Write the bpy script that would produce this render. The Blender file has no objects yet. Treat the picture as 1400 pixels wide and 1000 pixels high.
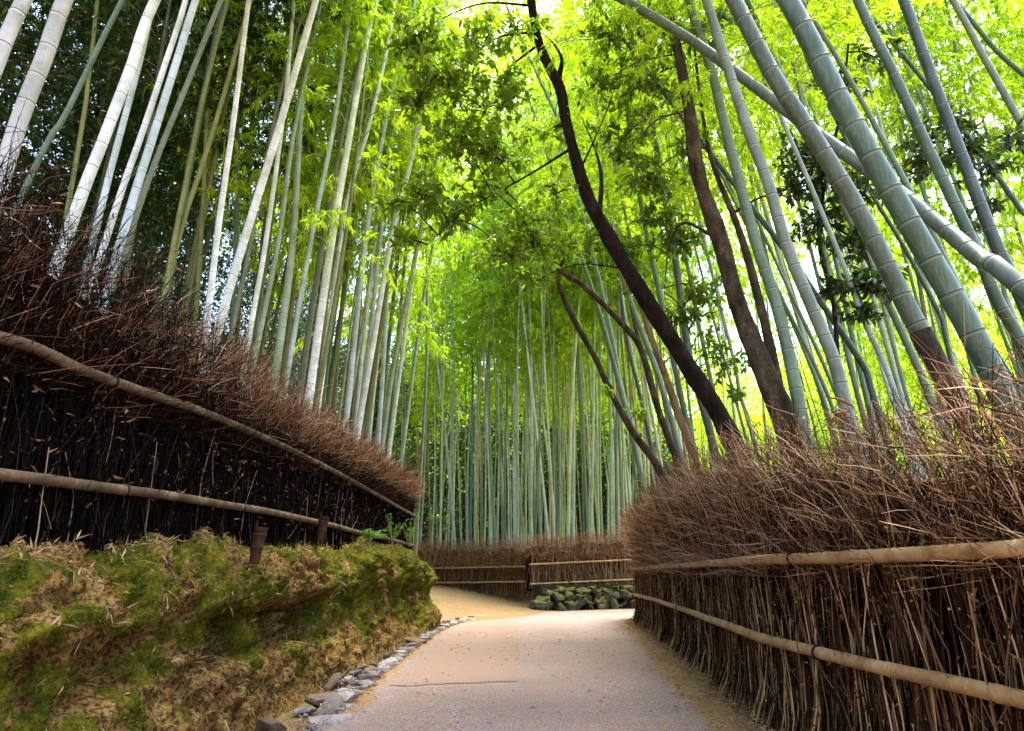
import bpy, math, random
import numpy as np
from mathutils import Vector, Matrix, noise as mnoise

rng = np.random.default_rng(11)
random.seed(11)
scene = bpy.context.scene
COL = scene.collection

# ------------------------------------------------------------------ camera model
F = 24.0 / 36.0 * 1400
PITCH = math.atan2(283, F)
CP, SP = math.cos(PITCH), math.sin(PITCH)
CAM = np.array([0.0, 0.0, 1.0])

def ray(x, y):
    u, v = (x - 700) / F, (500 - y) / F
    return np.array([u, CP - v * SP, SP + v * CP])

def P(x, y, Y):
    """the point on the photo's sight line at distance Y down the path"""
    d = ray(x, y)
    return CAM + d / d[1] * Y

def PX(x, y, X):
    d = ray(x, y)
    return CAM + d / d[0] * X

def depth(p):
    return (p[1] - CAM[1]) * CP + (p[2] - CAM[2]) * SP

def smooth(a, b, t):
    t = np.clip((np.asarray(t, float) - a) / (b - a), 0, 1)
    return t * t * (3 - 2 * t)

def catmull(pts, n=12):
    pts = np.asarray(pts, float)
    if len(pts) == 2:
        t = np.linspace(0, 1, n)[:, None]
        return pts[0] * (1 - t) + pts[1] * t
    e = np.vstack([2 * pts[0] - pts[1], pts, 2 * pts[-1] - pts[-2]])
    out = []
    t = np.linspace(0, 1, n, endpoint=False)[:, None]
    for i in range(1, len(e) - 2):
        a, b, c, d = e[i - 1], e[i], e[i + 1], e[i + 2]
        out.append(.5 * ((2 * b) + (c - a) * t + (2 * a - 5 * b + 4 * c - d) * t ** 2 + (3 * b - a - 3 * c + d) * t ** 3))
    out.append(pts[-1:])
    return np.vstack(out)

def arclen(p):
    return np.concatenate([[0], np.cumsum(np.linalg.norm(np.diff(p, axis=0), axis=1))])

def at_len(p, s):
    a = arclen(p)
    return np.stack([np.interp(s, a, p[:, k]) for k in range(p.shape[1])], -1)

def unit(v):
    return v / np.maximum(np.linalg.norm(v, axis=-1, keepdims=True), 1e-9)

# ------------------------------------------------------------------ mesh building
class MB:
    def __init__(self):
        self.v, self.f, self.n = [], [], 0
    def add(self, v, faces, mat=0, smooth_=False):
        v = np.asarray(v, np.float32).reshape(-1, 3)
        for fc in (faces if isinstance(faces, list) else [faces]):
            self.f.append((np.asarray(fc, np.int32) + self.n, mat, smooth_))
        self.v.append(v)
        self.n += len(v)
    def mesh(self, name, mats):
        me = bpy.data.meshes.new(name)
        v = np.concatenate(self.v)
        me.vertices.add(len(v)); me.vertices.foreach_set('co', v.ravel())
        loops = np.concatenate([f.ravel() for f, _, _ in self.f])
        cnt = np.concatenate([np.full(len(f), f.shape[1], np.int32) for f, _, _ in self.f])
        mi = np.concatenate([np.full(len(f), m, np.int32) if np.isscalar(m) else m for f, m, _ in self.f])
        sm = np.concatenate([np.full(len(f), s, bool) for f, _, s in self.f])
        me.loops.add(len(loops)); me.loops.foreach_set('vertex_index', loops)
        me.polygons.add(len(cnt))
        me.polygons.foreach_set('loop_start', np.concatenate([[0], np.cumsum(cnt)[:-1]]).astype(np.int32))
        me.polygons.foreach_set('material_index', mi)
        me.polygons.foreach_set('use_smooth', sm)
        for m in mats:
            me.materials.append(m)
        me.update(calc_edges=True)
        return me
    def build(self, name, mats, parent=None):
        return link(name, self.mesh(name, mats), parent)

def link(name, data, parent=None):
    o = bpy.data.objects.new(name, data)
    COL.objects.link(o)
    if parent is not None:
        o.parent = parent
    return o

def tag(o, label=None, cat=None, group=None, kind=None):
    if label: o['label'] = label
    if cat: o['category'] = cat
    if group: o['group'] = group
    if kind: o['kind'] = kind
    return o

def empty(name, loc=(0, 0, 0)):
    o = link(name, None)
    o.location = loc
    return o

def frames(p):
    """p (..., n, 3) -> two unit vectors across the path at each point"""
    t = np.gradient(p, axis=-2)
    t = unit(t)
    ref = np.broadcast_to(np.array([.31, .17, .04]), t.shape).copy()
    horiz = np.abs(t[..., 2:3]) < .5
    ref = np.where(horiz, np.array([0.05, .03, 1.0]), np.array([1.0, .2, .05]))
    a = unit(np.cross(t, ref))
    b = np.cross(t, a)
    return a, b

def tube(mb, p, r, sides=8, mat=0, caps=True, smooth_=True):
    p = np.asarray(p, float); r = np.broadcast_to(np.asarray(r, float), (len(p),))
    t = unit(np.gradient(p, axis=0))
    ref = np.array([1.0, .2, .05]) if abs(np.mean(t, 0)[2]) > .6 else np.array([.05, .03, 1.0])
    a = unit(np.cross(t, ref)); b = np.cross(t, a)
    ang = np.linspace(0, 2 * np.pi, sides, endpoint=False)
    ring = p[:, None] + r[:, None, None] * (a[:, None] * np.cos(ang)[:, None] + b[:, None] * np.sin(ang)[:, None])
    n = len(p)
    i = np.arange(n - 1)[:, None] * sides
    j = np.arange(sides)[None]
    q = np.stack([i + j, i + (j + 1) % sides, i + sides + (j + 1) % sides, i + sides + j], -1)
    m = mat if np.isscalar(mat) else np.repeat(np.asarray(mat, np.int32), sides)
    mb.add(ring, q.reshape(-1, 4), m, smooth_)
    if caps:
        mm = mat if np.isscalar(mat) else int(mat[0])
        mb.f.append((np.arange(sides)[None].astype(np.int32) + mb.n - n * sides, mm, False))
        mb.f.append((np.arange(sides)[None, ::-1].astype(np.int32) + mb.n - sides, mm, False))

def twigs(mb, p, r, sides=3, mat=0):
    """K thin stems at once: p (K,n,3), r (K,n)"""
    K, n, _ = p.shape
    if K == 0: return
    a, b = frames(p)
    ang = np.linspace(0, 2 * np.pi, sides, endpoint=False)
    ring = p[:, :, None] + r[:, :, None, None] * (a[:, :, None] * np.cos(ang)[:, None] + b[:, :, None] * np.sin(ang)[:, None])
    k = np.arange(K)[:, None, None] * n * sides
    i = np.arange(n - 1)[None, :, None] * sides
    j = np.arange(sides)[None, None]
    q = np.stack(np.broadcast_arrays(k + i + j, k + i + (j + 1) % sides, k + i + sides + (j + 1) % sides, k + i + sides + j), -1)
    mb.add(ring.reshape(-1, 3), q.reshape(-1, 4), mat, True)

def leaves(mb, p, d, nrm, L, W, mat=0, broad=False, droop=.15, fold=.2):
    """K leaf blades at once"""
    K = len(p)
    if K == 0: return
    d = unit(d); side = unit(np.cross(d, nrm)); up = np.cross(side, d)
    L = np.broadcast_to(L, (K,))[:, None]; W = np.broadcast_to(W, (K,))[:, None]
    if broad:
        m1 = p + d * L * .3 ; m2 = p + d * L * .68 - up * L * droop * .4
        tip = p + d * L - up * L * droop
        v = np.stack([p, m1 - side * W * .42 + up * W * fold, m1, m1 + side * W * .42 + up * W * fold,
                      m2 - side * W * .40 + up * W * fold, m2, m2 + side * W * .40 + up * W * fold, tip], 1)
        o = np.arange(K)[:, None] * 8
        tr = np.concatenate([o + np.array([0, 2, 1]), o + np.array([0, 3, 2]), o + np.array([4, 5, 7]), o + np.array([5, 6, 7])])
        q = np.concatenate([o + np.array([1, 2, 5, 4]), o + np.array([2, 3, 6, 5])])
        mb.add(v.reshape(-1, 3), [tr, q], mat, True)
    else:
        m = p + d * L * .38
        tip = p + d * L - up * L * droop
        v = np.stack([p, m - side * W * .5 + up * W * fold, tip, m + side * W * .5 + up * W * fold], 1)
        o = np.arange(K)[:, None] * 4
        mb.add(v.reshape(-1, 3), np.concatenate([o + np.array([0, 2, 1]), o + np.array([0, 3, 2])]), mat, False)

def rand_dirs(n, zlo=-1, zhi=1):
    z = rng.uniform(zlo, zhi, n); a = rng.uniform(0, 2 * np.pi, n); s = np.sqrt(np.maximum(0, 1 - z * z))
    return np.stack([s * np.cos(a), s * np.sin(a), z], -1)

# ------------------------------------------------------------------ materials
def new_mat(name):
    m = bpy.data.materials.new(name); m.use_nodes = True
    nt = m.node_tree; nt.nodes.clear()
    out = nt.nodes.new('ShaderNodeOutputMaterial')
    return m, nt, out

def N(nt, kind, **kw):
    n = nt.nodes.new(kind)
    for k, v in kw.items():
        if k in n.inputs: n.inputs[k].default_value = v
        else: setattr(n, k, v)
    return n

def ramp(nt, src, stops):
    r = nt.nodes.new('ShaderNodeValToRGB')
    e = r.color_ramp.elements
    while len(e) < len(stops): e.new(.5)
    for el, (p, c) in zip(e, stops):
        el.position = p; el.color = (*c, 1)
    nt.links.new(src, r.inputs[0])
    return r.outputs[0]

def mixc(nt, f, a, b, mode='MIX'):
    m = nt.nodes.new('ShaderNodeMix'); m.data_type = 'RGBA'; m.blend_type = mode
    for sock, val in ((m.inputs[0], f), (m.inputs[6], a), (m.inputs[7], b)):
        if hasattr(val, 'links'): nt.links.new(val, sock)
        elif isinstance(val, tuple): sock.default_value = (*val, 1)
        else: sock.default_value = val
    return m.outputs[2]

def noise(nt, scale, detail=4, rough=.6, vec=None):
    n = nt.nodes.new('ShaderNodeTexNoise')
    n.inputs['Scale'].default_value = scale; n.inputs['Detail'].default_value = detail; n.inputs['Roughness'].default_value = rough
    if vec is not None: nt.links.new(vec, n.inputs['Vector'])
    return n.outputs['Fac']

def objco(nt, scale=None):
    tc = nt.nodes.new('ShaderNodeTexCoord')
    if scale is None: return tc.outputs['Object']
    mp = nt.nodes.new('ShaderNodeMapping'); mp.inputs['Scale'].default_value = scale
    nt.links.new(tc.outputs['Object'], mp.inputs['Vector'])
    return mp.outputs[0]

def principled(nt, out, col, rough=.8, bump=None, dist=.01, strength=.6, spec=.3):
    b = nt.nodes.new('ShaderNodeBsdfPrincipled')
    if hasattr(col, 'links'): nt.links.new(col, b.inputs['Base Color'])
    else: b.inputs['Base Color'].default_value = (*col, 1)
    b.inputs['Roughness'].default_value = rough
    b.inputs['Specular IOR Level'].default_value = spec
    if bump is not None:
        bn = nt.nodes.new('ShaderNodeBump'); bn.inputs['Distance'].default_value = dist; bn.inputs['Strength'].default_value = strength
        nt.links.new(bump, bn.inputs['Height']); nt.links.new(bn.outputs[0], b.inputs['Normal'])
    nt.links.new(b.outputs[0], out.inputs[0])
    return b

def leaf_mat(name, stops, trans, tmix=.5, rough=.5, spec=.3):
    m, nt, out = new_mat(name)
    geo = nt.nodes.new('ShaderNodeNewGeometry'); oi = nt.nodes.new('ShaderNodeObjectInfo')
    mr = N(nt, 'ShaderNodeMath', operation='MULTIPLY_ADD')
    nt.links.new(geo.outputs['Random Per Island'], mr.inputs[0]); mr.inputs[1].default_value = .6
    ad = N(nt, 'ShaderNodeMath', operation='MULTIPLY'); nt.links.new(oi.outputs['Random'], ad.inputs[0]); ad.inputs[1].default_value = .4
    nt.links.new(ad.outputs[0], mr.inputs[2])
    c = ramp(nt, mr.outputs[0], stops)
    b = nt.nodes.new('ShaderNodeBsdfPrincipled'); nt.links.new(c, b.inputs['Base Color'])
    b.inputs['Roughness'].default_value = rough; b.inputs['Specular IOR Level'].default_value = spec
    t = nt.nodes.new('ShaderNodeBsdfTranslucent')
    nt.links.new(mixc(nt, 1.0, c, trans, 'MULTIPLY'), t.inputs[0])
    ms = nt.nodes.new('ShaderNodeMixShader'); ms.inputs[0].default_value = tmix
    nt.links.new(b.outputs[0], ms.inputs[1]); nt.links.new(t.outputs[0], ms.inputs[2]); nt.links.new(ms.outputs[0], out.inputs[0])
    return m

M = {}
BAMBOO_STOPS = [(0, (.08, .15, .010)), (.35, (.17, .28, .014)), (.7, (.28, .39, .02)), (1, (.42, .50, .035))]
M['bamboo_leaf'] = leaf_mat('bamboo_leaf', BAMBOO_STOPS, (2.9, 2.75, 1.3), .62)
M['broad_leaf'] = leaf_mat('broad_leaf', [(0, (.028, .055, .007)), (.5, (.08, .13, .013)), (1, (.17, .235, .022))], (2.8, 3.0, 1.2), .5, .35, .5)
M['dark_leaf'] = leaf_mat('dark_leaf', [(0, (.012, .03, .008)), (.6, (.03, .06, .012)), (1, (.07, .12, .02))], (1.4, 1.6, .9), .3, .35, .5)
M['shade_leaf'] = leaf_mat('shade_leaf', [(0, (.012, .035, .006)), (.6, (.03, .075, .01)), (1, (.07, .14, .014))], (1.6, 1.8, 1.0), .4, .45, .35)  # darker copy of bamboo_leaf; the left grove's shade is in the colour
M['fresh_leaf'] = leaf_mat('fresh_leaf', [(0, (.05, .13, .012)), (1, (.11, .22, .025))], (1.6, 1.7, 1.2), .4, .4)
M['dead_leaf'] = leaf_mat('dead_leaf', [(0, (.16, .09, .04)), (.5, (.34, .22, .11)), (1, (.55, .42, .26))], (.8, .7, .6), .15, .7, .2)
M['brown_leaf'] = leaf_mat('brown_leaf', [(0, (.07, .03, .015)), (.6, (.2, .1, .045)), (1, (.42, .28, .16))], (.8, .7, .6), .2, .7, .2)

def island_mat(name, stops, rough=.85, streak=0.0):
    m, nt, out = new_mat(name)
    geo = nt.nodes.new('ShaderNodeNewGeometry')
    c = ramp(nt, geo.outputs['Random Per Island'], stops)
    c = mixc(nt, .5, c, ramp(nt, noise(nt, 14, 3), [(.3, (.45, .42, .4)), (.7, (1.2, 1.2, 1.2))]), 'MULTIPLY')
    principled(nt, out, c, .95, spec=.06)
    return m
M['twig'] = island_mat('twig', [(0, (.008, .004, .002)), (.5, (.045, .021, .009)), (.78, (.19, .10, .042)), (1, (.56, .38, .19))])
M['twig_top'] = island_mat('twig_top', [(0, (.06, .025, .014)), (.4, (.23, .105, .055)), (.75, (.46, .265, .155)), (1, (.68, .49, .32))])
M['twig_mid'] = island_mat('twig_mid', [(0, (.03, .014, .008)), (.4, (.13, .065, .034)), (.75, (.34, .20, .11)), (1, (.6, .42, .27))])
M['twig_shaded'] = island_mat('twig_shaded', [(0, (.002, .0015, .001)), (.86, (.006, .004, .003)), (.96, (.05, .03, .02)), (1, (.36, .26, .16))])  # left fence twigs near black: overhead shade put into the colour
M['twig_shaded_top'] = island_mat('twig_shaded_top', [(0, (.003, .0015, .001)), (.72, (.010, .005, .003)), (.92, (.08, .035, .02)), (1, (.4, .22, .14))])

def core_mat(name, c0, c1):
    m, nt, out = new_mat(name)
    f = noise(nt, 1.0, 6, .7, objco(nt, (60, 60, 9)))
    principled(nt, out, ramp(nt, f, [(.35, c0), (.7, c1)]), 1, f, .03, 1.0, .05)
    return m
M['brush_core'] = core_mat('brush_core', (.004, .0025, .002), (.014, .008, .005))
M['brush_core_shaded'] = core_mat('brush_core_shaded', (.0015, .001, .0008), (.004, .0025, .002))

def culm_mat():
    m, nt, out = new_mat('culm')
    oi = nt.nodes.new('ShaderNodeObjectInfo')
    co = objco(nt)
    f = noise(nt, 3.0, 5, .65, co)
    f2 = noise(nt, 1.0, 4, .7, objco(nt, (60, 60, 2.5)))
    c = mixc(nt, ramp(nt, f, [(.38, (0, 0, 0)), (.66, (1, 1, 1))]), mixc(nt, 1.0, oi.outputs['Color'], (.55, .58, .46), 'MULTIPLY'), oi.outputs['Color'])
    c = mixc(nt, ramp(nt, f2, [(.45, (0, 0, 0)), (.8, (.35, .35, .35))]), c, mixc(nt, .5, oi.outputs['Color'], (.42, .44, .42)))
    f3 = noise(nt, 22.0, 3, .7, co)
    c = mixc(nt, ramp(nt, f3, [(.60, (0, 0, 0)), (.74, (.6, .6, .6))]), c, (.07, .065, .045))
    principled(nt, out, c, .42, f2, .002, .3, .4)
    return m
M['culm'] = culm_mat()
def flat_mat(name, c, rough=.7, sc=20, var=.35, spec=.2, dist=.004, st=.6):
    m, nt, out = new_mat(name)
    f = noise(nt, sc, 5, .65, objco(nt))
    cc = mixc(nt, 1.0, c, ramp(nt, f, [(.3, (1 - var,) * 3), (.7, (1 + var,) * 3)]), 'MULTIPLY')
    principled(nt, out, cc, rough, f, dist, st, spec)
    return m
M['node_dark'] = flat_mat('node_dark', (.045, .042, .03))
def bloom_mat():
    m, nt, out = new_mat('bloom')
    oi = nt.nodes.new('ShaderNodeObjectInfo')
    principled(nt, out, mixc(nt, .14, oi.outputs['Color'], (.55, .58, .54)), .7)
    return m
M['bloom'] = bloom_mat()
M['branchlet'] = flat_mat('branchlet', (.22, .24, .08))

def bark_mat(name, c0, c1, c2, sc=9):
    m, nt, out = new_mat(name)
    f = noise(nt, sc, 7, .7, objco(nt, (1, 1, .45)))
    g = noise(nt, sc * 5, 4, .7, objco(nt))
    c = ramp(nt, f, [(.32, c0), (.52, c1), (.72, c2)])
    c = mixc(nt, ramp(nt, g, [(.5, (0, 0, 0)), (.62, (.6, .6, .6))]), c, c0)
    principled(nt, out, c, .9, f, .02, .9, .15)
    return m
M['bark_dark'] = bark_mat('bark_dark', (.004, .003, .0025), (.013, .009, .007), (.035, .026, .02))
M['bark_brown'] = bark_mat('bark_brown', (.010, .008, .006), (.055, .042, .026), (.15, .115, .07))
M['bark_tan'] = bark_mat('bark_tan', (.09, .06, .035), (.22, .15, .09), (.34, .25, .16))

def rail_mat(name, c0, c1, c2):
    m, nt, out = new_mat(name)
    oi = nt.nodes.new('ShaderNodeObjectInfo')
    f = noise(nt, 5, 6, .7, objco(nt)); g = noise(nt, 60, 3, .6, objco(nt))
    c = ramp(nt, f, [(.3, c0), (.5, c1), (.72, c2)])
    c = mixc(nt, ramp(nt, g, [(.55, (0, 0, 0)), (.75, (.6, .6, .6))]), c, c0)
    principled(nt, out, c, .6, g, .002, .4, .3)
    return m
M['rail'] = rail_mat('rail', (.13, .07, .026), (.34, .20, .08), (.50, .34, .17))
M['rail_dark'] = rail_mat('rail_dark', (.02, .012, .007), (.085, .05, .026), (.22, .15, .085))
M['rope'] = flat_mat('rope', (.015, .012, .010), .9, 200)
M['stake'] = flat_mat('stake', (.05, .02, .011), .8, 25, .6)

# ------------------------------------------------------------------ layout lines (metres; path runs along +Y)
def poly(pts): return catmull(np.array(pts, float), 16)
BANK = poly([(-2.0, -1.5), (-1.92, 1), (-1.82, 3), (-1.72, 5.6), (-1.58, 8), (-1.47, 11), (-1.36, 13.4), (-1.5, 14.7), (-2.1, 15.7), (-3.3, 16.2), (-6, 16.6), (-14, 17.5)])
FAR_A0, FAR_A1 = P(560, 800, 28), P(722, 818, 21.6)
FAR_B0, FAR_B1 = P(724, 800, 20.4), P(862, 796, 21.4)
FAR = np.array([(-30, 44), (-9, 33), FAR_A0[:2], FAR_A1[:2], FAR_B0[:2] + np.array([0, .6]), FAR_B1[:2], (9, 22.5), (40, 26)])
PATH_L = poly([(-1.28, -3), (-1.26, 2), (-1.26, 5), (-1.31, 8), (-1.3, 11), (-1.22, 13.6), (-.82, 16.2), (-.1, 17.8), (.75, 18.9), (2.2, 20.1), (4, 20.9), (8, 21.2), (14, 21.4)])
PATH_R = poly([(1.85, -3), (1.72, 2), (1.62, 5), (1.92, 8.4), (2.25, 12), (2.42, 14.4), (2.68, 15.7), (3.3, 16.7), (4.6, 17.3), (8, 17.6), (14, 17.8)])
RIGHT = poly([(2.25, -1.2), (1.98, 1.2), (1.88, 2.8), (1.80, 5), (2.12, 8.4), (2.42, 12), (2.60, 14.8), (2.86, 15.9), (3.6, 16.7), (5, 17.1), (9, 17.3)])
LEFT = poly([(-2.42, .6), (-2.32, 3), (-2.22, 5), (-2.12, 9), (-2.0, 14.0)])

def sdist(line, X, Y):
    """signed distance to a polyline; positive on its left-hand side"""
    q = np.stack([np.asarray(X, float).ravel(), np.asarray(Y, float).ravel()], -1)
    best = np.full(len(q), 1e9); sg = np.ones(len(q))
    dirs = unit(np.diff(line, axis=0)); nrm = np.stack([-dirs[:, 1], dirs[:, 0]], -1)
    for i in range(len(line) - 1):
        a, b = line[i], line[i + 1]
        d = b - a
        t = ((q - a) @ d) / (d @ d)
        tc = np.clip(t, 0, 1)
        e = q - (a + tc[:, None] * d)
        dd = np.hypot(e[:, 0], e[:, 1])
        n = np.broadcast_to(nrm[i], q.shape).copy()
        if i > 0: n[t < 0] = nrm[i] + nrm[i - 1]
        if i < len(line) - 2: n[t > 1] = nrm[i] + nrm[i + 1]
        k = dd < best
        best[k] = dd[k]
        sg[k] = np.where((e[k] * n[k]).sum(1) >= 0, 1, -1)
    return (best * sg).reshape(np.shape(X))

def bank_top(Y):
    return 1.12 + .33 * smooth(0, 14, np.asarray(Y, float)) 

def H(X, Y):
    X = np.asarray(X, float); Y = np.asarray(Y, float)
    db = sdist(BANK, X, Y)
    df = sdist(FAR, X, Y)
    dr = -sdist(RIGHT, X, Y)
    h = .55 * smooth(1.6, -3.0, X) * smooth(14, 22, Y) * 1.0 - .004
    h = np.where(db > 0, h * (1 - smooth(.2, 1.0, db)), h)
    hb = bank_top(Y) + .10 * np.clip(db - 1, 0, 20)
    h = h + np.where((db > 0), smooth(1.0, 1.7, db) * (hb - h - .06), 0)
    back = .68 + .035 * np.clip(df, 0, 200) + .00 * X
    h = np.where(df > -.05, np.maximum(h, h + (back - h) * smooth(.0, .5, df)), h)
    h = h + np.where(dr > 0, .3 * smooth(.1, .8, dr) + .05 * np.clip(dr - 1, 0, 30), 0) * (df < 0)
    far = np.hypot(X, Y - 10)
    h = h + 22 * smooth(48, 110, far)
    return h

def Hs(x, y): return float(H(np.array([x]), np.array([y]))[0])

# ------------------------------------------------------------------ ground
def terrain():
    def axis(c, half, n, k):
        t = np.linspace(-1, 1, n)
        return c + half * np.sinh(k * t) / np.sinh(k)
    xs = axis(0, 160, 240, 5.2); ys = axis(12, 160, 240, 4.4)
    X, Y = np.meshgrid(xs, ys)
    Z = H(X, Y)
    n1 = np.array([mnoise.noise((x * .8, y * .8, 0)) for x, y in zip(X.ravel(), Y.ravel())]).reshape(X.shape)
    on = (sdist(PATH_L, X, Y) < .05) & (sdist(PATH_R, X, Y) > -.05)
    Z = Z + np.where(on, -.012, n1 * .05 * smooth(.3, 2, np.abs(X) - 1.0) * (np.hypot(X, Y - 10) > 1) - .012)
    n = len(xs); i = np.arange(len(ys) - 1)[:, None] * n + np.arange(n - 1)[None]
    q = np.stack([i, i + 1, i + n + 1, i + n], -1).reshape(-1, 4)
    mb = MB(); mb.add(np.stack([X, Y, Z], -1), q, 0, True)
    m, nt, out = new_mat('forest_floor')
    a = noise(nt, .9, 6, .65, objco(nt)); b = noise(nt, 45, 5, .7, objco(nt)); g = noise(nt, 2.3, 4, .6, objco(nt))
    c = ramp(nt, b, [(.3, (.08, .045, .02)), (.5, (.22, .135, .065)), (.72, (.36, .25, .14))])
    c = mixc(nt, ramp(nt, g, [(.52, (0, 0, 0)), (.66, (.7, .7, .7))]), c, (.13, .13, .02))
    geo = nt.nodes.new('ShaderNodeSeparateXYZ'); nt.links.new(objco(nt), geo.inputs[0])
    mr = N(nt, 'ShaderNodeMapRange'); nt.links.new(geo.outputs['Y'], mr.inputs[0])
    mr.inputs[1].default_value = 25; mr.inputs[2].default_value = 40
    c = mixc(nt, mr.outputs[0], c, (.03, .035, .012))  # far ground toned dark green, as leaf litter lying in shade
    principled(nt, out, c, .95, b, .03, .8, .1)
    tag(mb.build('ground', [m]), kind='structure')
terrain()

def path_sheet():
    n, w = 220, 26
    def res(line):
        a = arclen(line); return at_len(line, np.linspace(0, a[-1], n))
    Lp, Rp = res(PATH_L), res(PATH_R)
    t = np.linspace(0, 1, w)[None, :, None]
    g = Lp[:, None] * (1 - t) + Rp[:, None] * t
    Z = np.full(g.shape[:2], .006) + .02 * np.sin(np.pi * t[..., 0])
    mb = MB()
    i = np.arange(n - 1)[:, None] * w + np.arange(w - 1)[None]
    mb.add(np.concatenate([g, Z[..., None]], -1), np.stack([i, i + 1, i + w + 1, i + w], -1).reshape(-1, 4), 0, True)
    m, nt, out = new_mat('path_gravel_asphalt')
    co = objco(nt)
    v = nt.nodes.new('ShaderNodeTexVoronoi'); v.inputs['Scale'].default_value = 75; nt.links.new(co, v.inputs['Vector'])
    fine = noise(nt, 75, 4, .85, co); big = noise(nt, 1.1, 5, .6, co)
    c = mixc(nt, .55, ramp(nt, fine, [(.38, (.03, .014, .010)), (.5, (.155, .089, .067)), (.62, (.52, .36, .29))]), v.outputs['Color'])
    c = mixc(nt, .75, c, ramp(nt, fine, [(.38, (.03, .014, .010)), (.5, (.155, .089, .067)), (.62, (.50, .34, .28))]))
    c = mixc(nt, ramp(nt, big, [(.35, (0, 0, 0)), (.7, (.45, .45, .45))]), c, (.175, .108, .078))
    at = nt.nodes.new('ShaderNodeAttribute'); at.attribute_name = 'edge'
    ad = N(nt, 'ShaderNodeMath', operation='MULTIPLY_ADD'); nt.links.new(noise(nt, 3.2, 6, .7, co), ad.inputs[0]); ad.inputs[1].default_value = .9
    nt.links.new(at.outputs['Fac'], ad.inputs[2])
    dirt = ramp(nt, noise(nt, 50, 5, .7, co), [(.3, (.08, .045, .02)), (.5, (.24, .14, .06)), (.7, (.42, .28, .15))])
    c = mixc(nt, ramp(nt, ad.outputs[0], [(.95, (0, 0, 0)), (1.12, (1, 1, 1))]), c, dirt)
    principled(nt, out, c, .9, fine, .006, .7, .25)
    o = mb.build('path', [m]); tag(o, kind='structure')
    dr = np.abs(sdist(PATH_R, g[..., 0], g[..., 1])); dl = np.abs(sdist(PATH_L, g[..., 0], g[..., 1]))
    e = np.maximum(1 - dr / .62, .75 * (1 - dl / .35))
    at_ = o.data.attributes.new('edge', 'FLOAT', 'POINT'); at_.data.foreach_set('value', np.clip(e, 0, 1).ravel().astype(np.float32))
    # smoother resurfaced strip on the left half
    def gp(x, y):
        d = ray(x, y); return CAM + d / d[2] * (0.03 - CAM[2])
    c4 = [gp(531, 936), gp(706, 932), gp(709, 846), gp(640, 851)]
    K = 90
    s, t = np.meshgrid(np.linspace(0, 1, K), np.linspace(0, 1, 40))
    s = s[..., None]; t = t[..., None]
    pp = (c4[0] * (1 - t) + c4[1] * t) * (1 - s) + (c4[3] * (1 - t) + c4[2] * t) * s
    edge = np.maximum(np.maximum(1 - s * 12, 0), np.maximum(t * 9 - 8, 0))[..., 0]
    jit = np.array([mnoise.fractal((a_ * 5, b_ * 5, 1), .8, 2, 3) for a_, b_ in pp[..., :2].reshape(-1, 2)]).reshape(edge.shape)
    pp[..., 1] += jit * .05 * edge; pp[..., 0] += jit * .05 * edge * (t[..., 0] > .9)
    lim = np.interp(pp[..., 1], PATH_L[:400, 1], PATH_L[:400, 0]) + .02
    pp[..., 0] = np.maximum(pp[..., 0], lim)
    rr = np.interp(pp[..., 1], PATH_R[:80, 1], PATH_R[:80, 0])
    tt = (pp[..., 0] - (lim - .02)) / (rr - lim + .02)
    pp[..., 2] = .006 + .02 * np.sin(np.pi * np.clip(tt, 0, 1)) + .006
    mb = MB(); i = np.arange(39)[:, None] * K + np.arange(K - 1)[None]
    mb.add(pp, np.stack([i, i + 1, i + K + 1, i + K], -1).reshape(-1, 4), 0, True)
    m, nt, out = new_mat('path_patch_asphalt')
    co = objco(nt); fine = noise(nt, 130, 4, .75, co); big = noise(nt, 1.4, 5, .6, objco(nt, (1, .5, 1)))
    c = ramp(nt, fine, [(.3, (.10, .06, .044)), (.5, (.225, .142, .108)), (.7, (.41, .295, .235))])
    c = mixc(nt, ramp(nt, big, [(.4, (0, 0, 0)), (.7, (.6, .6, .6))]), c, (.215, .138, .103))
    principled(nt, out, c, .85, fine, .004, .4, .25)
    tag(mb.build('paving', [m]), kind='structure')
path_sheet()

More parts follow.
